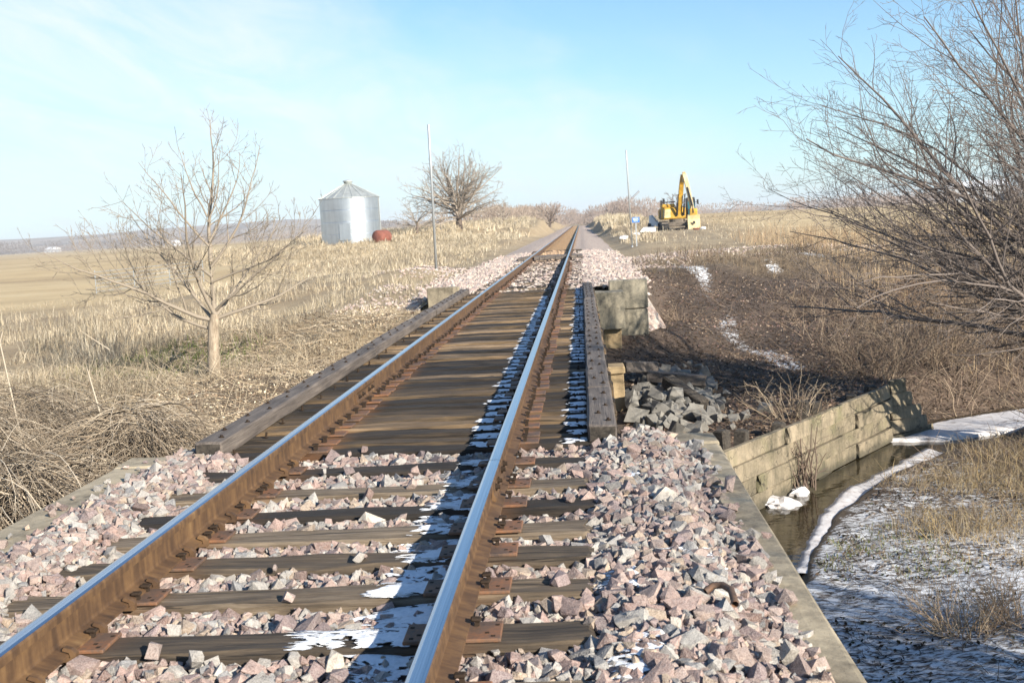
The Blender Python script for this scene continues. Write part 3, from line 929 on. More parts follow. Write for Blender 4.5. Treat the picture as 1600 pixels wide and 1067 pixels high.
JOINT = 6.42
def joint_bar(parent, yc):
    for s in (-1, 1):
        j = MB()
        pts = [(.011, .048), (.034, .040), (.036, .058), (.024, .075), (.022, .115), (.033, .1355), (.012, .134)]
        j.prism([(s * a, b) for a, b in (pts if s > 0 else pts[::-1])], yc - .42, yc + .42)
        jb = j.build('joint_bar', M['rust'], parent)
        for k in (-.3, -.14, .14, .3):
            MB().lathe([(.022, s * .0225), (.022, s * .034)] if s > 0 else [(.022, -.034), (.022, -.0225)], 6, (0, yc + k, .094), axis='x').lathe([(.012, s * .034), (.012, s * .05)] if s > 0 else [(.012, -.05), (.012, -.034)], 6, (0, yc + k, .094), axis='x').build('track_bolt', M['dark'], jb)


rails = []
for sx, lab in ((-1, 'polished steel rail on the side of the bare sapling and silo'), (1, 'polished steel rail nearest the creek, shadow strip of snow beside it')):
    root = empty('steel_rail', (sx * RAIL_X, 0, 0), label=lab, cat='rail')
    segs = [(-3.0, JOINT - .004), (JOINT + .004, 18.3), (18.308, 60), (60.01, 300)] if sx > 0 else [(-3.0, 10.1), (10.108, 23.4), (23.408, 60), (60.01, 300)]
    for a, b in segs:
        obj('rail_length', rail_mesh(np.linspace(a, b, max(2, int((b - a) / 6) + 1))), [M['rust'], M['polish']], root)
    for q in ([JOINT, 18.304] if sx > 0 else [10.104, 23.404]):
        joint_bar(root, q)
    rails.append(root)

# ------------------------------------------------------------------ ties on ballast
tie_me = [rough_box(2.6, .222, .175, (10, 2, 1), .020, 120 + s, .018) for s in range(5)]
for me in tie_me:
    me.materials.append(M['tie'])
near_y = [2.0, 2.55, 3.08, 3.58, 4.11, 4.67, 5.15, 5.61, 6.08, 6.57, 7.2]
ordw = {3.58: 'first', 4.11: 'second', 4.67: 'third', 5.15: 'fourth', 5.61: 'fifth', 6.08: 'sixth', 6.57: 'seventh', 7.2: 'eighth'}
tie_list = []
for i, yy in enumerate(near_y):
    if yy in ordw:
        lab = 'weathered wooden tie in pink ballast, %s counted from the photo\'s lower edge' % ordw[yy]
        grp = 'ties in the near ballast'
    else:
        lab, grp = 'weathered wooden tie under the near ballast below the picture edge', 'ties behind the view'
    t = obj('railroad_tie', tie_me[i % 5] if True else None, None, loc=(rng.normal(0, .02), yy, rng.normal(0, .004)), rot=(0, 0, rng.normal(0, .008)), label=lab, cat='railroad tie', group=grp)
    tie_list.append((t.location.x, yy))
    for sx in (-1, 1):
        p = bpy.data.objects.new('tie_plate', plate_me); COL.objects.link(p); p.parent = t
        p.location = (sx * RAIL_X - t.location.x + sx * .012, rng.normal(0, .012), .0025); p.rotation_euler = (0, 0, rng.normal(0, .01))
        for s2, ys in ((-1, .05), (1, -.045), (1, .055)) if i % 2 else ((-1, -.05), (1, .05)):
            k = bpy.data.objects.new('spike', spike_me); COL.objects.link(k); k.parent = p
            k.location = (s2 * .085, ys + rng.normal(0, .006), .010 + abs(rng.normal(0, .006))); k.rotation_euler = (rng.normal(0, .05), rng.normal(0, .08), 0 if s2 < 0 else math.pi)
anch = MB()
anch.prism([(-.095, -.012), (.095, -.012), (.098, .022), (.080, .038), (.052, .046), (.045, .034), (.072, .024), (.076, .004), (-.076, .004), (-.076, .022), (-.06, .034), (-.075, .042), (-.098, .022)], -.014, .014)
anch_me = anch.mesh('rail_anchor'); anch_me.materials.append(M['rust'])
for sx, root in zip((-1, 1), rails):
    for i, yy in enumerate(near_y):
        for s in ((-1, 1) if sx < 0 and i % 3 else (() if sx > 0 else (1,))):
            a = bpy.data.objects.new('rail_anchor', anch_me); COL.objects.link(a); a.parent = root
            a.location = (0, yy + s * .132, .012); a.rotation_euler = (0, 0, 0 if sx < 0 else math.pi)
for i in range(66):
    yy = 26.15 + .52 * i
    t = obj('railroad_tie', tie_me[(i * 3) % 5], None, loc=(rng.normal(0, .02), yy, rng.normal(-.012, .008)), rot=(0, 0, rng.normal(0, .008)),
            label='wooden tie half buried in ballast on the track beyond the bridge', cat='railroad tie', group='ties beyond the bridge')
    if i < 30:
        for sx in (-1, 1):
            p = bpy.data.objects.new('tie_plate', ps_me); COL.objects.link(p); p.parent = t; p.location = (sx * RAIL_X, 0, .002)

# ------------------------------------------------------------------ ballast
def bed_near(x, y):
    """surface of the near ballast before stones"""
    x = np.asarray(x, float); y = np.asarray(y, float)
    z = np.full(np.broadcast(x, y).shape, -.050)
    sr = smooth(1.18, 1.5, x)
    z = z + sr * (.048 + .02 * np.sin(y * 1.7)) - smooth(1.72, 2.02, x) * .115
    sl = smooth(-1.05, -1.4, x)
    z = z + sl * .07 - smooth(-1.55, -1.92, x) * .13
    return z + .035 * fbm(x * 2.4, y * 2.4, 77, 3)


def bed_far(x, y):
    x = np.asarray(x, float); y = np.asarray(y, float)
    z = np.where(np.abs(x) < 1.3, -.055, -.03 - .12 * smooth(1.5, 3.2, np.abs(x)))
    z = np.where((np.abs(x) < .6) & (y > 47), -.02, z)
    return z + .02 * fbm(x * 2, y * 2, 71, 2) * (y < 90)


def sheet(name, xs, ys, fz, mat, **kw):
    X, Y = np.meshgrid(xs, ys)
    Z = fz(X, Y)
    n, m = len(xs), len(ys)
    ii = np.arange(n * m).reshape(m, n)
    q = np.stack([ii[:-1, :-1], ii[:-1, 1:], ii[1:, 1:], ii[1:, :-1]], -1).reshape(-1, 4)
    return obj(name, mesh_np(name, np.stack([X, Y, Z], -1).reshape(-1, 3), [q], None, True), mat, **kw)


near_bed = sheet('ballast_bed', np.linspace(-1.955, 2.025, 70), np.linspace(-6, 8.0, 180), lambda x, y: bed_near(x, y) - .02, M['bed'], kind='structure')
sx_ = np.r_[-3.3, -2.7, np.linspace(-2.2, 2.2, 34), 2.7, 3.3]
far_bed = sheet('ballast_bed', sx_, np.r_[np.linspace(26.052, 60, 150), np.linspace(61, 300, 60)], lambda x, y: np.where(np.abs(x) > 2.3, np.minimum(bed_far(x, y), terrain(x, y) + np.where(np.abs(x) > 3.2, -.06, .025)), bed_far(x, y)), M['bed_far'], kind='structure')
for vv in far_bed.data.vertices:
    if abs(vv.co.x) > 1.56 and vv.co.y < 26.47:
        vv.co.y = 26.47

# crushed stone shapes: convex hulls of random points
def stone_mesh(seed, npts=13, flat=.72):
    r = np.random.default_rng(seed)
    p = np.array([(a, b, c) for a in (-1, 1) for b in (-1, 1) for c in (-1, 1)], float) * .74 + r.uniform(-.42, .42, (8, 3))
    q = r.normal(size=(max(2, npts - 9), 3)); q /= np.linalg.norm(q, axis=1, keepdims=True)
    p = np.concatenate([p, q * r.uniform(.85, 1.12, (len(q), 1))])
    p *= np.array([r.uniform(.95, 1.30), r.uniform(.75, 1.05), r.uniform(.55, .85)])
    bm = bmesh.new()
    for q in p:
        bm.verts.new(q)
    h = bmesh.ops.convex_hull(bm, input=bm.verts[:])
    bmesh.ops.delete(bm, geom=[g_ for g_ in h['geom_interior'] if isinstance(g_, bmesh.types.BMVert)], context='VERTS')
    bmesh.ops.triangulate(bm, faces=bm.faces[:])
    bmesh.ops.recalc_face_normals(bm, faces=bm.faces[:])
    bm.verts.index_update()
    v = np.array([q.co[:] for q in bm.verts]); f = np.array([[q.index for q in fc.verts] for fc in bm.faces])
    bm.free()
    return v, f


STONES = [stone_mesh(200 + s, 16 + s % 5) for s in range(30)]
STONES_LO = [stone_mesh(300 + s, 8) for s in range(12)]
PAL = np.array([(.38, .255, .215), (.30, .185, .155), (.44, .325, .275), (.36, .345, .315), (.45, .425, .385), (.225, .155, .155), (.42, .315, .22), (.15, .075, .055), (.26, .265, .265), (.36, .255, .21), (.50, .45, .375), (.20, .13, .125)])
PW = np.array([.15, .12, .10, .12, .13, .09, .08, .03, .07, .06, .03, .02]); PW /= PW.sum()
PAL_FAR = np.array([(.52, .40, .34), (.46, .33, .28), (.56, .50, .44), (.56, .46, .36), (.36, .27, .25)])


def rand_rot(n, r):
    q = r.normal(size=(n, 4)); q /= np.linalg.norm(q, axis=1, keepdims=True)
    w, x, y, z = q.T
    return np.stack([np.stack([1 - 2 * (y * y + z * z), 2 * (x * y - z * w), 2 * (x * z + y * w)], -1),
                     np.stack([2 * (x * y + z * w), 1 - 2 * (x * x + z * z), 2 * (y * z - x * w)], -1),
                     np.stack([2 * (x * z - y * w), 2 * (y * z + x * w), 1 - 2 * (x * x + y * y)], -1)], 1)


def tilt_rot(n, r, tilt=.5):
    a = r.random(n) * 2 * np.pi; c, s = np.cos(a), np.sin(a); z = np.zeros(n); o = np.ones(n)
    A = np.stack([np.stack([c, -s, z], -1), np.stack([s, c, z], -1), np.stack([z, z, o], -1)], 1)
    t = r.normal(0, tilt, n); c, s = np.cos(t), np.sin(t)
    B = np.stack([np.stack([o, z, z], -1), np.stack([z, c, -s], -1), np.stack([z, s, c], -1)], 1)
    t = r.normal(0, tilt, n); c, s = np.cos(t), np.sin(t)
    D = np.stack([np.stack([c, z, s], -1), np.stack([z, o, z], -1), np.stack([-s, z, c], -1)], 1)
    return B @ D @ A


def join_stones(name, pos, size, rot, var, col, shapes, mat, parent):
    V, P, C, k = [], [], [], 0
    for s, (v, f) in enumerate(shapes):
        m = np.where(var == s)[0]
        if not len(m):
            continue
        vv = np.einsum('nij,kj->nki', rot[m], v) * size[m][:, None, None] + pos[m][:, None, :]
        V.append(vv.reshape(-1, 3)); C.append(np.repeat(col[m], len(v), 0))
        P.append((f[None] + k + (np.arange(len(m)) * len(v))[:, None, None]).reshape(-1, 3)); k += len(m) * len(v)
    return obj(name, mesh_np(name, np.concatenate(V), [np.concatenate(P)], np.concatenate(C)), mat, parent, kind='stuff')


rs = np.random.default_rng(5)
cand = []
for layer, (sp, dz) in enumerate(((.037, -.013), (.040, .005), (.064, .012))):
    gx_, gy_ = np.meshgrid(np.arange(-1.90, 2.10, sp), np.arange(1.9, 8.02, sp))
    p = np.stack([gx_, gy_], -1).reshape(-1, 2) + rs.uniform(-.5, .5, (gx_.size, 2)) * sp
    s = rs.lognormal(math.log(.0200), .40, len(p)).clip(.009, .046)
    if layer == 2:
        keep_ = (p[:, 0] > 1.33) | (p[:, 0] < -1.36) | (rs.random(len(p)) < .6)
        s *= 1.22
        p, s = p[keep_], s[keep_]
    cand.append(np.c_[p, bed_near(p[:, 0], p[:, 1]) + dz + rs.uniform(-.012, .016, len(p)), s])
# a few that rolled onto the ties and the kerb
n_ = 60
p = np.c_[rs.uniform(-1.9, 2.2, n_), rs.uniform(3, 7.9, n_)]
extra = np.c_[p, np.full(n_, .015), rs.uniform(.015, .034, n_)]
kx = np.c_[rs.uniform(2.0, 2.15, 26), rs.uniform(3.2, 8.0, 26), np.full(26, -.075), rs.uniform(.025, .05, 26)]
cand = np.concatenate(cand)
x_, y_, s_ = cand[:, 0], cand[:, 1], cand[:, 3]
on_tie = np.zeros(len(cand), bool)
for tx, ty in tie_list:
    inner = (np.abs(y_ - ty) < .095 + s_ * .42) & (np.abs(x_ - tx) < 1.29 + s_ * .4)
    on_tie |= inner & ~((np.abs(x_) > 1.16) & (rs.random(len(x_)) < .16))
on_tie |= (y_ > 7.72 - s_ * .6) & (np.abs(x_) < 1.56)
rail_hit = (np.abs(np.abs(x_) - RAIL_X) < .075 + s_ * .8)
cand[:, 2] = np.where(rail_hit, np.minimum(cand[:, 2], -.012 - s_ * .75), cand[:, 2])
# gauge side: stones stay below the tie tops
mid = (np.abs(x_) < 1.25)
cand[:, 2] = np.where(mid, np.minimum(cand[:, 2], .030 - s_ * .45 + .02 * rs.random(len(x_))), cand[:, 2])
cand = cand[~on_tie]
extra = extra[~((np.abs(np.abs(extra[:, 0]) - RAIL_X) < .2))]
kl = np.c_[-1.93 - .22 * rs.random(60) ** 1.6, rs.uniform(3.5, 8.2, 60), np.full(60, -.085), rs.uniform(.014, .034, 60)]
cand = np.concatenate([cand, extra, kx, kl])
N = len(cand)
col = PAL[rs.choice(len(PAL), N, p=PW)] * rs.uniform(.60, 1.08, (N, 1))
rot = tilt_rot(N, rs, .55); var = rs.integers(0, len(STONES), N)
_d2 = np.sqrt((cand[:, 0] - CAM.x) ** 2 + cand[:, 1] ** 2 + (cand[:, 2] - CAM.z) ** 2)
inv = _M.inverted()
rel = np.c_[cand[:, 0] - CAM.x, cand[:, 1], cand[:, 2] - CAM.z] @ np.array(inv).T
u_ = rel[:, 0] / -rel[:, 2] * F_PX + 800; v_ = -rel[:, 1] / -rel[:, 2] * F_PX + 533.5
seen = (u_ > 5) & (u_ < 1595) & (v_ < 1060) & (rel[:, 2] < 0)
top_layer = cand[:, 2] > bed_near(cand[:, 0], cand[:, 1]) - .004
score = np.where(seen & top_layer, cand[:, 3] / _d2, 0)
order = np.argsort(-score)
single, rest = order[:300], order[300:]
stone_meshes = []
for v, f in STONES:
    me = mesh_np('stone', v, [f]); me.materials.append(M['stone_obj']); stone_meshes.append(me)
for i in single:
    o = bpy.data.objects.new('stone', stone_meshes[var[i]]); COL.objects.link(o); o.parent = near_bed
    o.matrix_basis = Matrix.LocRotScale(Vector(cand[i, :3]), Matrix(rot[i].tolist()), Vector([cand[i, 3]] * 3))
    o.color = (*col[i], 1)
join_stones('gravel', cand[rest, :3], cand[rest, 3], rot[rest], var[rest], col[rest], STONES, M['stone'], near_bed)

# far ballast
gx_, gy_ = np.meshgrid(np.arange(-3.1, 3.1, .105), np.arange(26.1, 58, .115))
p = np.stack([gx_, gy_], -1).reshape(-1, 2) + rs.uniform(-.06, .06, (gx_.size, 2))
yt = (p[:, 1] - 26.15 + .26) % .52 - .26
ok = ~((np.abs(yt) < .10) & (np.abs(p[:, 0]) < 1.28) & (rs.random(len(p)) < .80)) & ~((np.abs(np.abs(p[:, 0]) - RAIL_X) < .10)) & ~((p[:, 1] > 45.6) & (p[:, 1] < 47.4) & (np.abs(p[:, 0]) < 1.7))
ok &= (np.abs(p[:, 0]) < 2.2 + 1.0 * rs.random(len(p))) & ~((np.abs(p[:, 0]) > 1.5) & (p[:, 1] < 26.5))
p = p[ok]; N = len(p)
s = rs.lognormal(math.log(.042), .25, N).clip(.02, .08)
col = PAL_FAR[rs.integers(0, 5, N)] * rs.uniform(.8, 1.15, (N, 1))
ins = (np.abs(p[:, 0]) < .68)[:, None] * smooth(38, 48, p[:, 1])[:, None]
col = col * (1 - ins) + ins * np.array([.46, .28, .13]) * rs.uniform(.7, 1.2, (N, 1))
join_stones('gravel', np.c_[p, np.where(np.abs(p[:, 0]) > 2.3, np.minimum(bed_far(p[:, 0], p[:, 1]), terrain(p[:, 0], p[:, 1]) + .025), bed_far(p[:, 0], p[:, 1])) + .004], s, tilt_rot(N, rs, .5), rs.integers(0, 12, N), col, STONES_LO, M['stone'], far_bed)
# gravel spilled over the shoulders around the crossing and beside the far abutment
gs = []
for n_, (a, b, c, d) in ((1100, (-5.0, -2.3, 27, 45)), (1500, (2.4, 5.0, 36, 47)), (350, (-7, -3, 39, 46)), (1500, (3, 14, 40, 48))):
    q = np.c_[rs.uniform(a, b, n_), rs.uniform(c, d, n_)]
    gs.append(q)
gs = np.concatenate(gs)
gs = gs[((gs[:, 0] < 2.9) | (gs[:, 1] > 36.5)) & (fbm(gs[:, 0] * .5, gs[:, 1] * .5, 63, 3) > -.25) & ~((np.abs(gs[:, 0]) < 2.9) & (gs[:, 1] < 26.6))]
N = len(gs)
col = PAL_FAR[rs.integers(0, 5, N)] * rs.uniform(.8, 1.15, (N, 1))
join_stones('spilled_gravel', np.c_[gs, terrain(gs[:, 0], gs[:, 1]) + .012], rs.uniform(.018, .05, N), tilt_rot(N, rs, .5), rs.integers(0, 12, N), col, STONES_LO, M['stone'], None)

# road crossing: planks laid between and beside the rails
cross = empty('road_crossing', (0, 46.5, 0), label='short plank crossing laid across the track beyond the bridge', cat='crossing')
for q in range(6):
    me = rough_box(1.8, .215, .15, (4, 1, 1), .018, 160 + q, .015); me.materials.append(M['timber'])
    obj('crossing_plank', me, None, cross, loc=(-.555 + .222 * q, 0, .155), rot=(0, 0, R(90)))
for sx in (-1, 1):
    for q in range(2):
        me = rough_box(1.8, .22, .15, (4, 1, 1), .018, 170 + q, .015); me.materials.append(M['timber'])
        obj('crossing_plank', me, None, cross, loc=(sx * (.98 + .235 * q), 0, .15 - .02 * q), rot=(0, 0, R(90)))

# ------------------------------------------------------------------ snow left in the shade of rail and guard timber
SV, SP, sk = [], [], 0
def snow_patch(x0, x1, y0, y1, z, rag=.05, edge='l', hole=.16, seed=0, n=26, m=9, th=.010):
    global sk
    xs = np.linspace(0, 1, n); ys = np.linspace(0, 1, m)
    jj = np.arange(m) * .75 + seed * 3.7
    l = x0 + (rag * 1.5 * fbm(jj, jj * 0 + seed, 7, 3) if edge else 0)
    X_ = l[:, None] * (1 - xs)[None] + x1 * xs[None]
    fr = y0 + (y1 - y0) * ys
    wob = .012 * fbm(np.arange(n) * .5 + seed, np.arange(n) * 0. + seed, 8, 2)
    Y_ = fr[:, None] + wob[None, :] * (1 - 2 * ys)[:, None]
    nz = fbm(X_ * 16, Y_ * 26 + seed, 15, 3)
    ef = np.minimum(np.minimum(xs * 3.5, 1)[None, :] + 0 * X_, np.minimum(np.minimum(ys * 5, (1 - ys) * 5), 1)[:, None])
    nf = fbm(X_ * 55, Y_ * 110 + seed, 16, 2)
    keepm = (nz + .55 * nf + .55 * np.clip(ef, 0, 1) > -hole * 2 + .22)
    edge_f = np.minimum.reduce([np.broadcast_to(xs[None] * 8, X_.shape), np.broadcast_to((1 - xs)[None] * 8, X_.shape), np.broadcast_to((ys * 5)[:, None], X_.shape), np.broadcast_to(((1 - ys) * 5)[:, None], X_.shape)]).clip(0, 1)
    Z_ = (z(X_, Y_) if callable(z) else z) + th * edge_f * (1 + .5 * nz) - .002
    ii = np.arange(n * m).reshape(m, n)
    kq = keepm[:-1, :-1] & keepm[1:, :-1] & keepm[:-1, 1:] & keepm[1:, 1:]
    q = np.stack([ii[:-1, :-1], ii[:-1, 1:], ii[1:, 1:], ii[1:, :-1]], -1)[kq]
    SV.append(np.stack([X_, Y_, Z_], -1).reshape(-1, 3)); SP.append(q + sk); sk += n * m


for i, yy in enumerate(bt_y):
    if i < 50:
        snow_patch(.45 + .03 * math.sin(i * 1.9), .665, yy - .105, yy + .09, .004, seed=i, hole=.16, m=12, n=40)
    if rng.random() < .85:
        snow_patch(1.13 + .03 * math.sin(i * 1.3), 1.295, yy - .10, yy + .085, .004, seed=i + 100, hole=.12, m=12, n=30)
for i, (tx, ty) in enumerate(tie_list):
    if ty > 3.2:
        w = {3.58: .40, 4.11: .52, 4.67: .30, 5.15: .24, 5.61: .26, 6.08: .22, 6.57: .2, 7.2: .2}[ty]
        snow_patch(.655 - w, .665, ty - .10, ty + .10, .006, rag=.09, seed=i + 200, hole=.10, m=26, n=90)
        snow_patch(-.93, -.835, ty - .10, ty + .04, .006, rag=.03, seed=i + 240, hole=.1, m=6, n=14)
bsn = lambda a, b: bed_near(a, b) + .020
snow_patch(.34, .69, 3.0, 7.62, bsn, rag=.10, seed=301, hole=.02, n=60, m=420, th=.016)
for q, (a, b, c, d) in enumerate(((1.36, 1.56, 3.5, 4.1), (1.34, 1.5, 4.5, 4.9), (1.68, 1.92, 4.95, 5.25), (1.4, 1.62, 6.4, 6.8), (-1.0, -.85, 3.2, 4.6))):
    snow_patch(a, b, c, d, lambda x, y: bed_near(x, y) + .012, rag=.10, seed=320 + q, hole=.0, n=40, m=70, th=.014)
obj('snow', mesh_np('snow', np.concatenate(SV), [np.concatenate(SP)], None, True), M['snow'], kind='stuff')

# ------------------------------------------------------------------ grey rocks and broken beams by the bent
pile = empty('rock_pile', (2.7, 20.6, -2.0), label='heap of broken grey rock beside the bridge bent above the creek', cat='rocks')
rock_meshes = []
for s in range(10):
    v, f = stone_mesh(400 + s, 13 + s % 3)
    me = mesh_np('rock', v, [f]); me.materials.append(M['rock']); rock_meshes.append(me)
rr = np.random.default_rng(23)
for i in range(300):
    a = rr.normal(0, 1, 2)
    x = 2.75 + a[0] * .55; y = 20.3 + a[1] * 1.35
    if x < 2.05 or y < 17.2:
        continue
    s = rr.uniform(.06, .175) * (1.1 if i % 7 == 0 else .85)
    hz = float(terrain(np.array([x]), np.array([y]))[0])
    heap = .34 * math.exp(-((x - 2.5) / .8) ** 2 - ((y - 20.3) / 1.5) ** 2)
    o = bpy.data.objects.new('rock', rock_meshes[i % 10]); COL.objects.link(o); o.parent = pile
    o.matrix_basis = Matrix.LocRotScale(Vector((x, y, hz + heap * rr.uniform(.3, 1) + s * .2)) - pile.location, Matrix(rand_rot(1, rr)[0].tolist()), Vector((s, s * rr.uniform(.8, 1.1), s)))
for q, (x, y, L, rx, ry, rz, lab) in enumerate(((2.35, 22.2, .85, 0, R(8), R(38), 'dark brown broken beam end lying at the top of the grey rocks'), (3.0, 21.3, 1.1, 0, R(6), R(-8), 'tan broken beam lying flat across the grey rocks'), (3.05, 20.0, 1.0, 0, R(22), R(-52), 'dark broken beam slanting down among the lower grey rocks'))):
    me = rough_box(L, .24, .21, (4, 2, 2), .03, 180 + q, .02); me.materials.append(M['timber'] if q != 2 else M['endgrain'])
    obj('broken_beam', me, None, loc=(x, y, float(terrain(np.array([x]), np.array([y]))[0]) + .50 - .03 * q), rot=(rx, ry, rz), label=lab, cat='beam')
# rusty track scrap lying on the ballast
def scrap(name, pts, r, loc, rz, lab, cat):
    t = Tubes(); t.add(np.array(pts, float), np.full(len(pts), r), 7)
    return obj(name, t.mesh(name), M['plate'], loc=loc, rot=(0, 0, rz), label=lab, cat=cat)
scrap('rail_clip', [(-.075, .0, -.01), (-.06, .035, .008), (-.02, .045, .014), (.03, .02, .012), (.075, -.03, .0), (.10, -.06, -.01)], .0145, (1.80, 4.28, .075), R(-40), 'rust brown curved iron clip lying on the pink stones near the kerb', 'rail clip')

# ------------------------------------------------------------------ bare trees
def branch_path(r, p, d, L, n, wob, trop, gnarl=0.0):
    pts = [np.array(p, float)]; d = unit(d)
    for i in range(n):
        d = unit(d + r.normal(0, wob, 3) + np.array([0, 0, trop]))
        pts.append(pts[-1] + d * L / n)
    return np.array(pts)


def spawn(r, T, path, rad, lev, spec, col):
    """grow children of a branch; spec[lev] = (count per metre, min, angle, length factor, n segments, wobble, upward pull, sides, radius factor)"""
    if lev >= len(spec):
        return
    dens, cmin, ang, lf, n, wob, trop, sides, rf = spec[lev]
    seg = np.linalg.norm(np.diff(path, axis=0), axis=1); L = seg.sum()
    cnt = max(cmin, int(dens * L + r.random()))
    s = np.r_[0, np.cumsum(seg)] / L
    for k in range(cnt):
        t = .16 + .84 * (k + r.random()) / cnt
        t = min(t, .985)
        j = min(len(path) - 2, np.searchsorted(s, t) - 1); j = max(j, 0)
        w = (t - s[j]) / max(1e-6, s[j + 1] - s[j])
        p = path[j] * (1 - w) + path[j + 1] * w
        d = unit(path[j + 1] - path[j])
        a = unit(np.cross(d, r.normal(size=3)))
        th = R(ang) * r.uniform(.65, 1.3)
        nd = d * math.cos(th) + a * math.sin(th)
        l = L * lf * (1.12 - .62 * t) * r.uniform(.55, 1.25)
        r0 = max(spec_min[0], (rad[j] * (1 - w) + rad[j + 1] * w) * rf * r.uniform(.8, 1.1))
        pp = branch_path(r, p, nd, l, n, wob, trop)
        rr_ = np.linspace(r0, max(spec_min[0] * .7, r0 * .3), n + 1)
        T.add(pp, rr_, sides, col * r.uniform(.75, 1.2))
        spawn(r, T, pp, rr_, lev + 1, spec, col)


spec_min = [.003]


def make_tree(name, base, trunk_pts, trunk_rad, limbs, spec, bark, col, seed, label, cat='tree', minr=.003, group=None):
    """limbs: (point, direction, length, radius, segments, wobble, upward pull)"""
    r = np.random.default_rng(seed)
    spec_min[0] = minr
    root = empty(name, base, label=label, cat=cat, group=group)
    T0 = Tubes(); T0.add(np.array(trunk_pts, float), np.array(trunk_rad, float), 12)
    obj('trunk', T0.mesh('trunk'), bark, root)
    T = Tubes()
    col = np.array(col)
    for p, d, L, r0, n, wob, trop in limbs:
        pp = branch_path(r, p, d, L, n, wob, trop)
        rad = np.linspace(r0, max(minr, r0 * .16), n + 1)
        T.add(pp, rad, 7, col)
        spawn(r, T, pp, rad, 0, spec, col)
    v, pl, c = T.arrays()
    obj('crown', mesh_np('crown', v, [np.concatenate(pl)], c, True), M['twig'], root)
    return root


# sapling on the far bank
zt = lambda x, y: float(terrain(np.array([x], float), np.array([y], float))[0])
bz = zt(-6.2, 22)
tp = [(0, 0, -.15), (.0, 0, .12), (.02, .01, .6), (.05, .03, 1.02), (.10, .04, 1.25)]
lead = (.10, .04, 1.2)
limbs = [
    (lead, (.02, .1, 1), 1.15, .085, 5, .05, .05), ((.1, .05, 2.3), (-.05, .1, 1), 3.0, .062, 8, .05, .03),       # leader
    ((.08, .04, 1.12), (-1, -.2, .42), 3.2, .062, 9, .06, .055), ((.08, .04, 1.1), (-.75, .5, .55), 2.9, .052, 8, .06, .06), ((.02, .03, .95), (-1, .05, .20), 2.7, .046, 9, .06, .07),
    ((.1, .04, 1.15), (1, .15, .50), 2.3, .055, 8, .09, .06), ((.1, .04, 1.2), (.5, .6, .8), 2.6, .05, 8, .06, .05), ((.1, .04, 1.22), (-.28, -.3, 1), 3.3, .058, 8, .05, .03),
    ((.1, .05, 2.0), (-.7, .1, .8), 2.7, .042, 7, .06, .04), ((.1, .05, 2.2), (.75, -.1, .7), 2.4, .042, 7, .06, .06), ((.1, .06, 2.7), (.45, .3, .8), 2.0, .034, 6, .06, .05), ((.1, .06, 2.6), (-.5, -.3, .75), 2.2, .034, 6, .06, .05),
    ((.1, .04, 1.3), (.85, -.4, .55), 2.6, .045, 8, .08, .06), ((.1, .06, 3.2), (-.4, .1, .9), 1.6, .026, 5, .05, .04), ((.1, .06, 3.1), (.5, .1, .9), 1.5, .026, 5, .05, .04), ((.1, .06, 1.9), (.9, .1, .35), 2.3, .036, 8, .08, .07)]
limbs = [(p_, d_, L_ * (.97 if d_[2] >= .75 else 1.08), r_ * .72, n_ + 1, w_ + .025, t_ * .8) for p_, d_, L_, r_, n_, w_, t_ in limbs]
spec = [(3.9, 6, 46, .46, 6, .10, .11, 4, .5), (5.4, 3, 42, .46, 4, .09, .09, 3, .6), (5.0, 1, 42, .5, 2, .08, .06, 3, .7)]
make_tree('bare_sapling', (-6.2, 22, bz), tp, [.19, .135, .115, .11, .09], limbs, spec, M['bark_pale'], (.27, .225, .175), 36, 'pale bare sapling with upswept shoots on the bank across from the silo', minr=.0048)

# large many-stemmed tree at the creek
def big_tree(base, seed, label, lim_seed, name='creekside_tree', n_limb=26, dens=1.0, toward=(-1, .05), reach=5.4):
    r = np.random.default_rng(lim_seed)
    limbs = []
    for k in range(n_limb):
        a = math.atan2(toward[1], toward[0]) + r.normal(0, .62)
        el = R([24, 29, 34, 40, 46, 53, 62, 73][k % 8] + r.normal(0, 4))
        d = (math.cos(a) * math.cos(el), math.sin(a) * math.cos(el), math.sin(el))
        L = reach * r.uniform(.85, 1.12) * (1.0 + .45 * math.sin(el))
        st = (r.normal(0, .16), r.normal(0, .16), r.uniform(1.0, 1.8))
        limbs.append((st, d, L, r.uniform(.026, .062), 13, .10, -.012 if el > .6 else -.004))
    tp = [(0, 0, -.4), (0, 0, .1), (-.05, .02, .8), (-.12, .03, 1.6)]
    spec = [(2.4 * dens, 6, 36, .38, 7, .14, .035, 4, .50), (4.6 * dens, 4, 40, .42, 4, .14, .045, 3, .55), (6.5 * dens, 2, 46, .44, 3, .12, .05, 3, .65)]
    return make_tree(name, base, tp, [.42, .34, .28, .16], limbs, spec, M['bark_dark'], (.175, .145, .128), seed, label, minr=.0032)


big_tree((9.9, 18.3, zt(9.9, 18.3)), 75, 'big dark many-stemmed bare tree leaning over the creek at the picture edge', 35, n_limb=38, dens=.92, reach=4.9)
big_tree((12.2, 3.6, -2.2), 43, 'bare tree on the snowy bank outside the view, its shadow on the snow', 12, n_limb=34, dens=.9, toward=(-.4, -.1), reach=5.4)

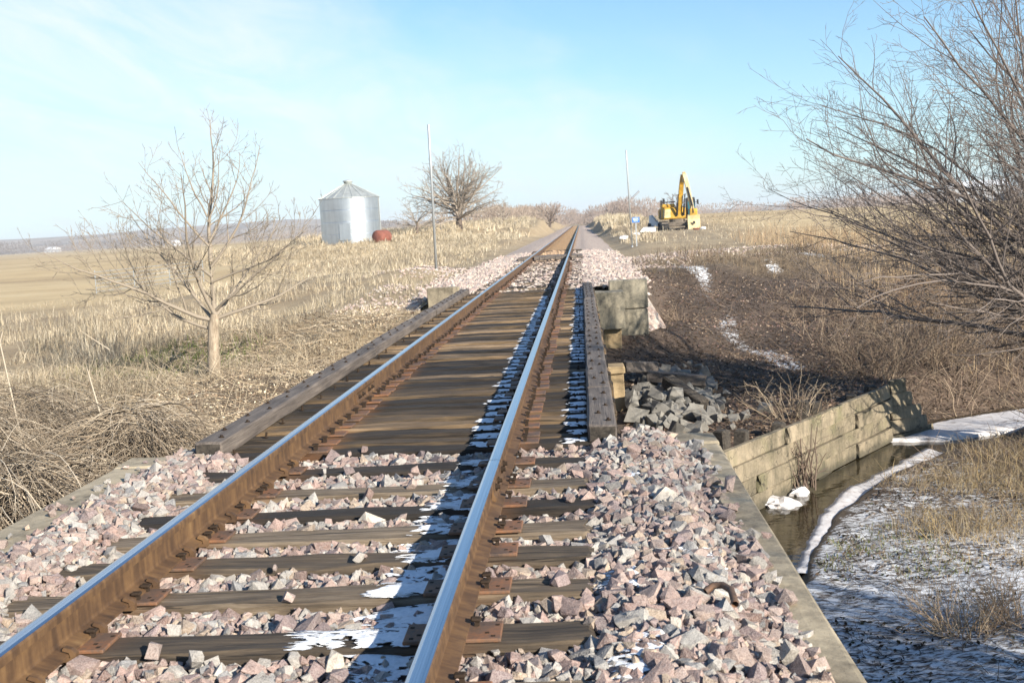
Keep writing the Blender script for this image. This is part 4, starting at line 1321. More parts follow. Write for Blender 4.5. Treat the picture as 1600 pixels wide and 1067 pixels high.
# far trees
def round_tree(base, h, w, seed, label, nl=12, dens=1.0, minr=.016, col=(.30, .255, .21), bark='bark_dark', cat='tree', name='bare_tree', group=None):
    r = np.random.default_rng(seed)
    limbs = []
    for k in range(nl):
        a = 2.4 * k + r.normal(0, .3); el = R(r.choice([6, 16, 26, 36, 48, 60, 76]))
        limbs.append(((0, 0, h * .10 + h * .18 * r.random()), (math.cos(a) * math.cos(el), math.sin(a) * math.cos(el), math.sin(el)), h * .80 * min(1.0, .88 / math.hypot(math.cos(el) / (w / h * .55), math.sin(el) / .95)), h * .012, 8, .13, .006))
    spec = [(1.5 * dens, 6, 42, .40, 5, .12, .03, 3, .5), (2.6 * dens, 4, 44, .45, 3, .12, .03, 3, .6)]
    return make_tree(name, base, [(0, 0, -.3), (0, 0, h * .05), (.05, 0, h * .13), (.08, .05, h * .22)], [h * .05, h * .036, h * .03, h * .016], limbs, spec, M[bark], col, seed, label, cat, minr, group)


round_tree((-12.8, 130, zt(-12.8, 130) - .2), 10.8, 16.5, 61, 'round bare tree on the grassy rise behind the tall grey pole', nl=40, dens=1.0, minr=.02)
round_tree((-17.0, 125, zt(-17, 125) - .2), 5.6, 8.4, 62, 'small bare tree just beside the round tree, nearer the silo', nl=11, dens=1.3, minr=.016)
round_tree((-4.6, 215, .1), 6.2, 7.5, 63, 'dark spreading bare tree close beside the distant track', nl=13, dens=.9, minr=.03, col=(.15, .115, .095))
round_tree((17.2, 190, 1.0), 5.0, 7.5, 64, 'low rounded bare tree behind the blue sign and excavator', nl=14, dens=1.0, minr=.03, col=(.19, .145, .125))
round_tree((-9.8, 160, 1.6), 4.4, 4.4, 65, 'small pale bare tree on the bank right after the round tree', nl=9, dens=1.1, minr=.022)

round_tree((9.0, 1.0, -2.4), 11.0, 5.5, 47, 'tall bare tree behind the viewpoint whose shade falls on the bridge start', nl=24, dens=1.2, minr=.006, col=(.125, .09, .072), name='bare_tree')

# woods reading as one mass along the horizon
def wood(r, cx, cy, w, h, n, col):
    a = r.random(n) * 2 * np.pi; q = np.sqrt(r.random(n)); zz = r.random(n)
    x = cx + np.cos(a) * q * w * .5 * (1 - .55 * zz ** 2); y = cy + np.sin(a) * q * w * .5; z = -1.0 + zz * h * .95 + 1.0 * zz
    L = h * r.uniform(.10, .24, n); d = np.stack([(x - cx) / w * 1.4 + r.normal(0, .35, n), r.normal(0, .3, n), r.uniform(.5, 1.2, n)], -1)
    d /= np.linalg.norm(d, axis=1, keepdims=True)
    p = np.stack([x, y, z], -1); s = np.stack([np.ones(n), np.zeros(n), np.zeros(n)], -1) * (h * .010 + cy * .00016)[:, None] if hasattr(h, '__len__') else np.tile([h * .009 + cy * .00016, 0, 0], (n, 1))
    V = np.stack([p - s, p + s, p + d * L[:, None]], 1).reshape(-1, 3)
    c = np.repeat(np.array(col) * r.uniform(.65, 1.25, (n, 1)), 3, 0)
    return V, c


wr = np.random.default_rng(70); WV, WC = [], []
for k in range(150):                                       # foot of the hills, left
    x = wr.uniform(-1250, -150); y = wr.uniform(1000, 1350)
    a = wood(wr, x, y, wr.uniform(25, 70), wr.uniform(5, 13), 130, (.13, .105, .095)); WV.append(a[0]); WC.append(a[1])
for k in range(60):                                        # behind the silo and round tree
    x = wr.uniform(-260, -40); y = wr.uniform(520, 760)
    a = wood(wr, x, y, wr.uniform(12, 30), wr.uniform(3, 6.5), 140, (.25, .205, .175)); WV.append(a[0]); WC.append(a[1])
for k in range(46):                                        # end of the track
    x = wr.uniform(-26, 24); y = wr.uniform(300, 400)
    if abs(x) < 3.2: y += 120
    a = wood(wr, x, y, wr.uniform(7, 14), wr.uniform(3.5, 6.2) + abs(x) * .04, 300, (.25, .20, .175)); WV.append(a[0]); WC.append(a[1])
for k in range(34):
    x = wr.uniform(-24, -7); y = wr.uniform(200, 290)
    a = wood(wr, x, y, wr.uniform(5, 9), wr.uniform(4, 5.6), 260, (.27, .215, .175)); WV.append(a[0]); WC.append(a[1])
for k in range(90):                                        # right horizon
    x = wr.uniform(20, 240); y = wr.uniform(330, 470)
    a = wood(wr, x, y, wr.uniform(10, 22), wr.uniform(3.0, 5.2), 240, (.25, .20, .175)); WV.append(a[0]); WC.append(a[1])
WV = np.concatenate(WV); WC = np.concatenate(WC)
obj('distant_woods', mesh_np('distant_woods', WV, [np.arange(len(WV)).reshape(-1, 3)], WC), M['twig'], kind='stuff')

# ------------------------------------------------------------------ grass
def blades(n, area, hgt, wid, col, seed, lean=.35, reject=None, clump=.0):
    r = np.random.default_rng(seed)
    x = r.uniform(area[0], area[1], n); y = r.uniform(area[2], area[3], n)
    if clump:
        cx = np.round(x / clump) * clump + clump * .8 * (vnoise(np.round(x / clump) * 7.7, np.round(y / clump) * 3.1, 2)); cy = np.round(y / clump) * clump
        x = cx + (x - cx) * r.uniform(.15, 1, n); y = cy + (y - cy) * r.uniform(.15, 1, n)
    k = np.ones(n, bool) if reject is None else ~reject(x, y, r)
    x, y = x[k], y[k]; n = len(x)
    z = terrain(x, y) - .03
    h = hgt[0] + (hgt[1] - hgt[0]) * r.random(n) ** 1.6
    h *= .55 + .9 * np.clip(.5 + fbm(x * .35, y * .35, 90, 3), 0, 1.2)
    a = r.random(n) * 2 * np.pi
    ln = np.abs(r.normal(0, lean, n)) * h
    dx, dy = np.cos(a) * ln, np.sin(a) * ln
    w = r.uniform(*wid, n)
    b = r.random(n) * 2 * np.pi; sx, sy = np.cos(b) * w, np.sin(b) * w * .5
    base = np.stack([x, y, z], -1); side = np.stack([sx, sy, 0 * sx], -1)
    mid = base + np.stack([dx * .35, dy * .35, h * .6], -1); tip = base + np.stack([dx, dy, h], -1)
    V = np.stack([base - side, base + side, mid - side * .8, mid + side * .8, tip], 1)
    C = np.array(col)[r.integers(0, len(col), n)] * r.uniform(.72, 1.18, (n, 1)) * (.92 + .55 * np.clip(fbm(x * .45, y * .45, 92, 4), -.5, .5))[:, None]
    F = np.array([(0, 1, 3), (0, 3, 2), (2, 3, 4)])[None] + (np.arange(n) * 5)[:, None, None]
    return V.reshape(-1, 3), F.reshape(-1, 3), np.repeat(C, 5, 0)


def grass(name, parts, **kw):
    V, F, C, k = [], [], [], 0
    for v, f, c in parts:
        V.append(v); F.append(f + k); C.append(c); k += len(v)
    return obj(name, mesh_np(name, np.concatenate(V), [np.concatenate(F)], np.concatenate(C)), M['grass'], kind='stuff', **kw)


TAN = [(.60, .505, .355), (.52, .425, .285), (.66, .575, .43), (.42, .335, .225), (.57, .485, .36)]
GREY = [(.36, .30, .22), (.28, .22, .16), (.45, .38, .28), (.22, .17, .12)]
GREEN = [(.16, .20, .05), (.22, .24, .08), (.12, .15, .04)]
def rej_left(x, y, r):
    bank = np.exp(-((x + 4.6) / 2.0) ** 2 - ((y - 19) / 5.5) ** 2)
    n = fbm(x * .4, y * .4, 55, 3)
    return (r.random(len(x)) < bank * 1.0) | (n < -.30) | (x > -2.5 - .06 * (y - 20) - 1.2 * (y > 36) * (y < 48)) | ((y > 41.5) & (y < 46) & (x > -9))
def rej_far_l(x, y, r):
    edge = -4.2 - .012 * (y - 50)
    return (x > edge + r.normal(0, .5, len(x))) | (((x + 19.9) ** 2 + (y - 103) ** 2) < 2.9 ** 2) | ((x < -17) & (y < 80)) | ((y > 41.5) & (y < 46.5) & (x > -9))
def rej_far_r(x, y, r):
    return (x < 4.3 + r.normal(0, .4, len(x)))
parts = [
    blades(80000, (-13, -2.6, 9, 27), (.08, .34), (.003, .006), TAN + GREY, 101, .9, rej_left, .45),
    blades(34000, (-26, -7, 12, 36), (.15, .55), (.005, .010), TAN + GREY, 102, .55, lambda x, y, r: rej_left(x, y, r) | (fbm(x * .8, y * .8, 57, 3) < -.08), .7),
    blades(44000, (-28, -3.0, 26, 50), (.08, .40), (.006, .012), TAN + GREY[:1], 103, .55, lambda x, y, r: rej_left(x, y, r) | (fbm(x * .7, y * .7, 57, 3) < -.1) | (r.random(len(x)) < smooth(-12, -20, x) * .75), .6),
    blades(60000, (-34, -3.2, 50, 100), (.08, .42), (.010, .022), TAN + GREY[:2], 104, .65, rej_far_l, 1.3),
    blades(46000, (-34, -3.4, 96, 240), (.25, .8), (.025, .05), TAN + GREY[:1], 105, .55, rej_far_l, 2.2),
    blades(9000, (-11, -5.2, 20, 28), (.06, .22), (.006, .012), GREEN, 106, .5, lambda x, y, r: np.hypot((x + 8.2) / 2.6, (y - 24.2) / 2.6) > r.uniform(.3, 1, len(x))),
]
grass('dry_grass', parts)
parts = [
    blades(26000, (3.6, 16, 60, 130), (.12, .5), (.012, .026), TAN + GREY, 111, .35, lambda x, y, r: rej_far_r(x, y, r) | ((x > 5.2 + .012 * y) & (r.random(len(x)) < .97)), .8),
    blades(12000, (3.6, 8, 104, 240), (.25, .8), (.03, .06), TAN, 112, .3, rej_far_r, 1.4),
    blades(9000, (7, 60, 100, 240), (.05, .18), (.03, .07), TAN[1:2] + GREY, 116, .9, rej_far_r, 2.4),
    blades(26000, (5, 45, 47, 120), (.03, .16), (.008, .02), TAN, 113, .6, lambda x, y, r: r.random(len(x)) < .35, .8),
    blades(30000, (3.0, 20, 26, 42), (.12, .55), (.004, .009), [(.24, .18, .125), (.16, .12, .085), (.34, .26, .17), (.11, .085, .065)], 114, .6, lambda x, y, r: (side_dist(FAR_EDGE, x, y) < .8) | (fbm(x * .5, y * .5, 58, 3) < -.02) | ((x < 7.2) & (y < 35)) | (r.random(len(x)) < .3), .4),
    blades(30000, (9, 40, 24, 60), (.25, .9), (.005, .011), [(.40, .29, .18), (.32, .22, .14), (.46, .35, .22)], 115, .4, lambda x, y, r: (side_dist(FAR_EDGE, x, y) < .4) | (fbm(x * .3, y * .3, 59, 3) < -.12), .5),
]
grass('dry_grass', parts)
# tufts on the snowy bank
TUFT = [(.56, .42, .22), (.46, .33, .17), (.60, .48, .28)]
def tuft(cx, cy, rx, ry, n, h, seed):
    return blades(n, (cx - rx, cx + rx, cy - ry, cy + ry), h, (.0025, .005), TUFT + GREY, seed, 1.5, lambda x, y, r: np.hypot((x - cx) / rx, (y - cy) / ry) > r.uniform(.25, 1, len(x)), .16)
grass('dry_grass', [tuft(6.0, 14.3, 1.1, 1.0, 5600, (.08, .30), 121), tuft(7.0, 16.6, 1.7, 1.2, 6000, (.08, .30), 122), tuft(7.7, 14.6, 1.4, 1.5, 4600, (.08, .3), 123), tuft(8.4, 18.0, 1.7, 1.5, 4600, (.1, .4), 124), tuft(6.6, 13.0, 1.6, .7, 2600, (.05, .2), 125),
    blades(5000, (3.9, 5.6, 12.4, 14.6), (.02, .09), (.004, .008), GREEN + GREY, 126, .9, lambda x, y, r: (side_dist(NEAR_EDGE, x, y) > -.1) | (fbm(x * 2, y * 2, 66, 3) < .02))])

# ------------------------------------------------------------------ brush, shrubs, twigs, leaves
def stems(n, r, base, H, spread, droop, rad, cols, seg=5, jit=.06, sides=3, T=None, up=1.0):
    T = T or Tubes()
    cols = np.array(cols)
    for k in range(n):
        a = r.random() * 2 * math.pi
        q = math.sqrt(r.random())
        p = np.array(base) + np.array([math.cos(a) * q * spread[0] * .5, math.sin(a) * q * spread[1] * .5, 0])
        d = unit([math.cos(a) * r.uniform(.1, .9), math.sin(a) * r.uniform(.1, .9), up * r.uniform(.5, 1.3)])
        L = H * r.uniform(.55, 1.25)
        pts = [p]
        for i in range(seg):
            d = unit(d + r.normal(0, jit, 3) - np.array([0, 0, droop * (i + 1) / seg]))
            pts.append(pts[-1] + d * L / seg)
        r0 = rad * r.uniform(.6, 1.5)
        T.add(np.array(pts), np.linspace(r0, r0 * .4, seg + 1), sides, cols[r.integers(0, len(cols))] * r.uniform(.7, 1.2))
    return T


br = np.random.default_rng(88)
STALK = [(.36, .29, .21), (.25, .195, .14), (.48, .405, .31), (.16, .125, .09)]
def heap(name, cx, cy, w, d, H, n, label, z=None, droop=.5, rad=.0045):
    """stalks fallen over one another: they start inside a dome, run outwards and hang down"""
    bz = zt(cx, cy) if z is None else z
    T = Tubes(); cols = np.array(STALK)
    for k in range(n):
        a = br.random() * 2 * math.pi; q = br.random() ** .6 * .8
        hz_ = H * (1 - q * q * .75) * br.uniform(.5, 1.0)
        p = np.array([math.cos(a) * q * w * .5, math.sin(a) * q * d * .5, hz_])
        a2 = a + br.normal(0, .9)
        dd = unit([math.cos(a2), math.sin(a2), br.uniform(-.2, .75)])
        L = br.uniform(.35, 1.15) * min(1.0, H * .75)
        pts = [p]; seg = 6
        for i in range(seg):
            dd = unit(dd + br.normal(0, .11, 3) - np.array([0, 0, droop * br.uniform(.3, 1) * .75]))
            pts.append(pts[-1] + dd * L / seg)
        r0 = rad * br.uniform(.5, 1.5) * (2.1 if k % 41 == 0 else 1)
        T.add(np.array(pts), np.linspace(r0, r0 * .45, seg + 1), 3, cols[br.integers(0, len(cols))] * br.uniform(.6, 1.2))
    return obj(name, T.mesh(name), M['twig'], loc=(cx, cy, bz), label=label, cat='brush')


heap('brush_heap', -3.5, 8.7, 2.4, 2.6, 2.25, 6500, 'tangled heap of drooping dry stalks against the kerb below the near ballast', z=-2.3)
heap('brush_heap', -5.3, 10.2, 3.0, 2.8, 2.8, 7500, 'tallest tangled dry brush heap, farthest towards the picture corner', z=-2.3)
heap('brush_heap', -3.6, 11.6, 2.3, 2.6, 2.2, 5000, 'low grey brush heap just before the end of the guard timber', z=-2.3)
heap('brush_heap', -6.0, 13.6, 3.6, 3.0, 1.75, 4600, 'flattened pale brush behind the taller heaps below the sapling', z=-1.9)
for q, (x, y, L, ax, lab) in enumerate(((-5.05, 11.0, 1.3, .35, 'straight pale stick leaning up out of the brush, tallest one'), (-4.6, 11.2, 1.25, -.12, 'pale stick standing nearly upright in the brush'), (-4.35, 12.6, 1.2, -.2, 'thin pale stick bent over at its top above the brush'))):
    T = Tubes(); pts = [(0, 0, 0), (ax * L * .5, 0, L * .5), (ax * L, 0, L)]
    if q == 2: pts.append((ax * L + .35, .1, L - .3))
    T.add(np.array(pts, float), np.linspace(.011, .006, len(pts)), 5, (.46, .39, .30))
    obj('dry_stick', T.mesh('dry_stick'), M['twig'], loc=(x, y, -.55), label=lab, cat='stick')

SHR = [(.20, .145, .105), (.28, .21, .15), (.13, .095, .075), (.36, .28, .20)]
def shrub(cx, cy, w, H, n, label, droop=.16, cols=SHR, name='bare_shrub', cat='shrub', rad=.006, twig=True, z=None):
    T = Tubes(); r = np.random.default_rng(int(abs(cx * 131 + cy * 17)) + 5)
    spec_min[0] = .0028
    for k in range(n):
        a = r.random() * 2 * math.pi; q = math.sqrt(r.random()) * w * .28
        d = (math.cos(a) * r.uniform(.1, 1.0), math.sin(a) * r.uniform(.1, 1.0), r.uniform(.45, 1.2))
        pp = branch_path(r, (math.cos(a) * q, math.sin(a) * q, -.05), d, H * r.uniform(.6, 1.2), 6, .16, -droop * .35)
        rad_ = np.linspace(rad * r.uniform(.7, 1.6), rad * .4, 7)
        c = np.array(cols[r.integers(0, len(cols))])
        T.add(pp, rad_, 3, c * r.uniform(.7, 1.2))
        if twig:
            spawn(r, T, pp, rad_, 0, [(3.2, 2, 45, .45, 3, .16, -.02, 3, .6), (4, 1, 45, .5, 2, .14, -.02, 3, .7)], c)
    return obj(name, T.mesh(name), M['twig'], loc=(cx, cy, (zt(cx, cy) if z is None else z)), label=label, cat=cat)


shrub(8.6, 24.6, 3.0, 1.7, 120, 'dense bare shrub tangle on the far bank just past the plank wall end')
shrub(10.9, 25.6, 3.2, 1.9, 120, 'dense bare shrub tangle on the far bank above the broad ice sheet')
shrub(13.4, 26.8, 3.4, 2.0, 110, 'bare shrub on the far bank behind the big tree stems')
shrub(7.1, 23.0, 2.0, 1.2, 80, 'dark low shrub at the top of the leaning wall panel')
shrub(9.6, 29.0, 3.0, 1.3, 80, 'brown low shrub on the upper slope below the snow patches', cols=[(.26, .17, .10), (.20, .13, .085), (.32, .22, .14)])
shrub(11.4, 31.0, 3.6, 1.6, 90, 'russet low shrub on the upper slope behind the bank tangle', cols=[(.30, .19, .11), (.22, .14, .09), (.35, .24, .14)])
shrub(5.2, 38.0, 2.4, .5, 50, 'dark low shrub at the crest of the slope near the wing wall')
shrub(7.6, 38.2, 3.0, .6, 55, 'dark low shrub along the crest of the slope under the excavator')
shrub(4.55, 17.9, 1.1, .85, 34, 'small pale bare bush growing on top of the plank wall', cols=[(.40, .32, .23), (.30, .23, .16)])
shrub(3.7, 28.6, 1.2, .5, 36, 'dark low shrub beside the concrete wing wall')
shrub(16.0, 30.0, 4.0, 2.2, 90, 'bare shrub thicket behind the trunk of the big tree')
shrub(9.6, 20.0, 1.8, 1.0, 60, 'bare twiggy shrub on the near bank in front of the ice sheet')
shrub(4.8, 10.6, .9, .62, 110, 'small dry bushy weed standing alone in the shaded snow', droop=.05, cols=[(.50, .37, .24), (.38, .27, .18), (.56, .43, .30)], name='dry_weed', cat='weed', rad=.0042)
shrub(5.35, 10.75, .8, .55, 80, 'smaller dry weed close behind the bushy weed in the shaded snow', droop=.05, cols=[(.36, .26, .17), (.28, .2, .13)], name='dry_weed', cat='weed', rad=.004)
# a creeper of bare stems up the plank wall
T = Tubes()
cr = np.random.default_rng(97)
for k in range(16):
    b = np.array([4.30 + .55 * cr.random() * wall_dir[0], 16.82 + .55 * cr.random() * wall_dir[1], -2.7]) + np.array([.06, -.05, 0])
    pp = branch_path(cr, b, (cr.normal(0, .22), cr.normal(0, .22) - .02, 1), cr.uniform(.5, 1.5), 6, .13, .02)
    rad_ = np.linspace(.014, .005, 7); T.add(pp, rad_, 4, (.15, .11, .085)); spawn(cr, T, pp, rad_, 0, [(3, 2, 50, .45, 3, .14, 0, 3, .6)], np.array((.15, .11, .085)))
obj('bare_creeper', T.mesh('bare_creeper'), M['twig'], label='thin bare dark stems growing up against the plank wall', cat='creeper')

# undergrowth that nobody could count: tangle on the right bank, scattered twigs, leaf litter
T = Tubes(); ur = np.random.default_rng(99)
def scatter_twigs(n, area, L, rad, cols, cond=None, flat=.25, seg=3, z0=.01):
    k = 0; cols = np.array(cols)
    X_ = ur.uniform(area[0], area[1], n); Y_ = ur.uniform(area[2], area[3], n)
    Zs = terrain(X_, Y_)
    ok = np.ones(n, bool) if cond is None else cond(X_, Y_)
    for x, y, z in zip(X_[ok], Y_[ok], Zs[ok]):
        a = ur.random() * 6.28; l = L * ur.uniform(.4, 1.4)
        pp = branch_path(ur, (x, y, z + z0), (math.cos(a), math.sin(a), abs(ur.normal(0, flat))), l, seg, .16, -.02 if flat < .4 else .0)
        pp[:, 2] = np.maximum(pp[:, 2], z - .02)
        r0 = rad * ur.uniform(.6, 1.5)
        T.add(pp, np.linspace(r0, r0 * .5, seg + 1), 3, cols[ur.integers(0, len(cols))] * ur.uniform(.7, 1.2))
far_ok = lambda x, y: side_dist(FAR_EDGE, x, y) > .35
near_ok = lambda x, y: side_dist(NEAR_EDGE, x, y) < -.15
DARKT = [(.07, .052, .042), (.12, .09, .07), (.05, .04, .034)]
scatter_twigs(900, (6.7, 13, 20.5, 26), .6, .005, SHR, lambda x, y: side_dist(FAR_EDGE, x, y) > .0, .8, 4)
scatter_twigs(2600, (6.5, 18, 22, 34), .9, .006, SHR, far_ok, .8, 4)
scatter_twigs(2000, (3, 13, 23, 39), .45, .005, DARKT + SHR[:3], far_ok, .5)
scatter_twigs(1200, (3.0, 8, 17, 26), .4, .004, [(.30, .22, .15), (.2, .14, .1)], far_ok, .3)
scatter_twigs(3400, (2.6, 9.5, 8.5, 18), .26, .0036, DARKT + DARKT + SHR, lambda x, y: near_ok(x, y) & (fbm(x * .9, y * 1.5, 64, 4) > -.12), .12)
scatter_twigs(900, (5.5, 12, 14, 21), .6, .0045, SHR, near_ok, .5)
scatter_twigs(2600, (-9, -2.4, 13, 27), .75, .006, [(.44, .35, .24), (.34, .26, .18), (.52, .43, .32)], lambda x, y: (x < -2.3) & (side_dist(FAR_EDGE, x, y) > 1.5), .12)
scatter_twigs(1100, (-11, -4.2, 10.5, 23), .75, .004, [(.50, .42, .30), (.40, .32, .22)], lambda x, y: (x < -2.6) & (side_dist(FAR_EDGE, x, y) > 1.5), .9)
obj('fallen_twigs', T.mesh('fallen_twigs'), M['twig'], kind='stuff')

def leaves(n, area, size, cols, seed, cond):
    r = np.random.default_rng(seed)
    x = r.uniform(area[0], area[1], n); y = r.uniform(area[2], area[3], n)
    k = cond(x, y, r); x, y = x[k], y[k]; n = len(x)
    z = terrain(x, y) + .012
    s = r.uniform(*size, n)
    rot = tilt_rot(n, r, .45)
    q = np.array([(-1, 0, 0), (0, -.55, .12), (1, 0, .05), (0, .55, .15)])
    V = np.einsum('nij,kj->nki', rot, q) * s[:, None, None] + np.stack([x, y, z], -1)[:, None]
    C = np.array(cols)[r.integers(0, len(cols), n)] * r.uniform(.65, 1.25, (n, 1)) * (1.05 + 1.1 * np.clip(fbm(x * .55, y * .55, 93, 4), -.5, .6))[:, None]
    return V.reshape(-1, 3), (np.arange(n) * 4)[:, None] + np.array([0, 1, 2, 3]), np.repeat(C, 4, 0)
LEAF = [(.27, .19, .13), (.20, .135, .09), (.40, .31, .23), (.12, .085, .06), (.25, .165, .14), (.10, .07, .05)]
L1 = leaves(62000, (1.9, 16, 16.5, 36), (.018, .05), LEAF, 131, lambda x, y, r: (side_dist(FAR_EDGE, x, y) > np.where(x > 6.6, -.1, .25)) & (r.random(len(x)) < np.clip(1.15 - .035 * (y - 17), .25, 1)))
L2 = leaves(15000, (2.3, 10, 8.2, 19.5), (.012, .035), [(.06, .046, .036), (.10, .072, .05), (.16, .11, .07), (.045, .04, .03), (.07, .075, .03)], 132, lambda x, y, r: (side_dist(NEAR_EDGE, x, y) < -.1) & (fbm(x * 1.1, y * 1.9, 64, 4) > -.08))
L3 = leaves(24000, (-8.5, -2.2, 13, 28), (.015, .045), TAN + LEAF[:3], 133, lambda x, y, r: side_dist(FAR_EDGE, x, y) > 1.2)
V, P, C, k = [], [], [], 0
for v, f, c in (L1, L2, L3):
    V.append(v); P.append(f + k); C.append(c); k += len(v)
obj('leaf_litter', mesh_np('leaf_litter', np.concatenate(V), [np.concatenate(P)], np.concatenate(C)), M['grass'], kind='stuff')

# ------------------------------------------------------------------ grain bin
sz = zt(-19.9, 103) - .05
bin_ = empty('grain_bin', (-19.9, 103, sz), label='round corrugated silver grain bin with a conical ribbed roof', cat='grain bin')
RB, HE = 2.72, 4.35
for k in range(4):                         # rings of sheet, corrugated
    z0, z1 = HE * k / 4 + .004, HE * (k + 1) / 4 - .004
    n = 15
    pf = [(RB + .012 * (k % 2) + .012 * math.sin(i * math.pi * .95), z0 + (z1 - z0) * i / (n - 1)) for i in range(n)]
    MB().lathe(pf, 56, caps=False).build('wall_sheet', M['galv'], bin_, True)
rt = HE + 1.28
roof = MB().lathe([(RB + .10, HE - .06), (RB + .10, HE - .02), (.34, rt)], 40, caps=False).build('roof', M['galv_dull'], bin_)
for k in range(20):
    a = 2 * math.pi * k / 20
    MB().bar((math.cos(a) * (RB + .1), math.sin(a) * (RB + .1), HE + .0), (math.cos(a) * .35, math.sin(a) * .35, rt + .02), .035, .022, 5).build('roof_rib', M['galv_dull'], roof)
MB().lathe([(.36, rt - .04), (.38, rt + .18), (.46, rt + .20), (.44, rt + .30), (.05, rt + .38)], 20).build('roof_cap', M['galv_dull'], bin_, True)
MB().box(-.5, .5, -RB - .07, -RB - .02, .5, 2.0, bev=.02).build('door', M['galv'], bin_)
MB().bar((RB + .06, 0, .3), (RB + .06, 0, HE), .025).build('ladder_rail', M['galv_dull'], bin_)
# rusty tank
tk = empty('rusty_tank', (-16.1, 97.5, zt(-16.1, 97.5) - .12), R(62), label='rust red drum tank lying in the grass beside the grain bin', cat='tank')
MB().lathe([(.05, -.80), (.40, -.76), (.58, -.66), (.60, -.6), (.60, .6), (.58, .66), (.40, .76), (.05, .80)], 24, (0, 0, .62), axis='x').build('shell', M['tank'], tk, True)
for s in (-.45, .45):
    MB().box(s - .06, s + .06, -.4, .4, -.1, .14).build('cradle', M['tank'], tk)

# ------------------------------------------------------------------ tell-tale poles and sign
def pole(x, y, h, r, lean, label):
    z = zt(x, y) - .3
    p = empty('tall_pole', (x, y, z), label=label, cat='pole')
    p.rotation_euler = lean
    MB().lathe([(r, 0), (r, h), (r * .7, h + .03)], 10).build('shaft', M['pole'], p, True)
    MB().lathe([(r * 1.5, .22), (r * 1.5, .36)], 10).build('collar', M['pole'], p, True)
    return p
pole(-3.94, 40, 5.45, .045, (R(.2), R(.6), 0), 'tall thin grey pole standing before the round tree')
p2 = pole(3.89, 58, 5.2, .036, (R(.3), R(-1.1), 0), 'tall thin grey pole with the blue sign near its foot')
MB().box(-.03, .03, -.02, .02, 0, 1.75).build('sign_post', M['pole'], None, loc=(4.1, 57.6, zt(4.1, 57.6) - .2), label='short white post carrying the small blue sign', cat='post')
sg = empty('blue_sign', (4.1, 57.56, zt(4.1, 57.6) + 1.22), label='small blue notice sign on a post by the crossing', cat='sign')
MB().box(-.19, .19, -.006, .006, 0, .27, bev=.003).build('sign_plate', M['sign_blue'], sg)
for (a, b, c, d) in ((-.14, -.02, .19, .22), (.0, .13, .19, .22), (-.13, .06, .13, .155), (.08, .14, .13, .155), (-.10, .10, .06, .085)):
    MB().box(a, b, -.0095, -.0065, c, d).build('lettering', M['white'], sg)

# ------------------------------------------------------------------ pipe gate in the field
gv = Vector((-20.7 + 23.6, 64 - 56, 0)); gl = gv.length
gate = empty('pipe_gate', (-23.6, 56, zt(-23.6, 56) + .05), math.atan2(gv.y, gv.x), label='white tubular farm gate in the stubble field behind the sapling', cat='gate')
for q in range(6):
    z = .10 + .20 * q
    MB().bar((0, 0, z), (gl, 0, z + .12), .017, n=6).build('gate_rail', M['pole'], gate)
for q in (0, .33, .66, 1):
    MB().bar((gl * q, .04, 0), (gl * q, .04, 1.2 + .12 * q), .022, n=6).build('gate_stile', M['pole'], gate)

# ------------------------------------------------------------------ excavator
ex = empty('excavator', (9.42, 96, zt(9.42, 96) - .03), 0, label='yellow excavator parked with its boom raised and bucket lowered', cat='excavator')
def track(cx):
    t = MB()
    pts = [(-1.75, .30), (-1.60, .06), (-1.3, 0), (1.3, 0), (1.60, .06), (1.75, .30), (1.75, .46), (1.58, .70), (1.3, .78), (-1.3, .78), (-1.58, .70), (-1.75, .46)]
    t.prism(pts, cx - .28, cx + .28, axis='x')
    tr = t.build('crawler_track', M['track'], ex)
    for k in range(18):
        y = -1.5 + 3.0 * k / 17
        MB().box(cx - .30, cx + .30, y - .045, y + .045, .781, .81).build('track_shoe', M['black'], tr)
        if k in (0, 4, 8, 12, 16):
            MB().lathe([(.2, cx - .31), (.2, cx + .31)], 12, (0, y, .36), axis='x').build('track_roller', M['black'], tr)
    for k in range(6):
        MB().box(cx - .30, cx + .30, -1.79, -1.74, .12 + .09 * k, .17 + .09 * k).build('track_shoe', M['black'], tr)
track(-1.12); track(1.12)
MB().box(-.8, .8, -.9, .9, .35, .72, bev=.05).lathe([(.65, .70), (.65, .96)], 20).build('undercarriage', M['track'], ex)
body = MB().box(-1.30, .52, -.5, 2.3, .97, 1.95, bev=.08).build('engine_body', M['yellow'], ex)
MB().box(-1.25, -.15, -.30, 1.9, 1.955, 2.25, bev=.06).build('engine_cover', M['yellow'], body)
MB().box(-1.305, -1.25, .2, 1.7, 1.1, 1.8).build('side_panel', M['black'], body)
MB().box(-1.2, -.55, -.52, -.50, 1.1, 1.8, bev=.005).build('front_panel', M['yellow_pale'], body)
for y0 in (-.3, .8, 1.9):
    MB().bar((-1.2, y0, 2.2), (-1.2, y0, 2.62), .03).build('rail_post', M['black'], body)
MB().bar((-1.2, -.3, 2.45), (-1.2, 1.9, 2.45), .03).bar((-1.2, -.3, 2.4), (-.1, -.3, 2.4), .045).build('hand_rail', M['black'], body)
MB().lathe([(.08, 2.2), (.08, 2.75)], 10, (-.95, 1.2, 0)).build('exhaust', M['black'], body)
MB().box(-1.35, 1.35, 2.32, 2.9, .95, 1.9, bev=.15).build('counterweight', M['yellow'], ex)
cab = MB().prism([(-.75, .97), (.95, .97), (.95, 2.65), (-.35, 2.7), (-.72, 1.7)], .86, 1.52, axis='x').build('cab', M['black'], ex)
MB().box(.90, 1.48, -.765, -.755, 1.05, 1.65).add([(.90, -.73, 1.72), (1.48, -.73, 1.72), (1.48, -.38, 2.6), (.90, -.38, 2.6)], [(0, 1, 2, 3)]).build('windscreen', M['glass'], cab)
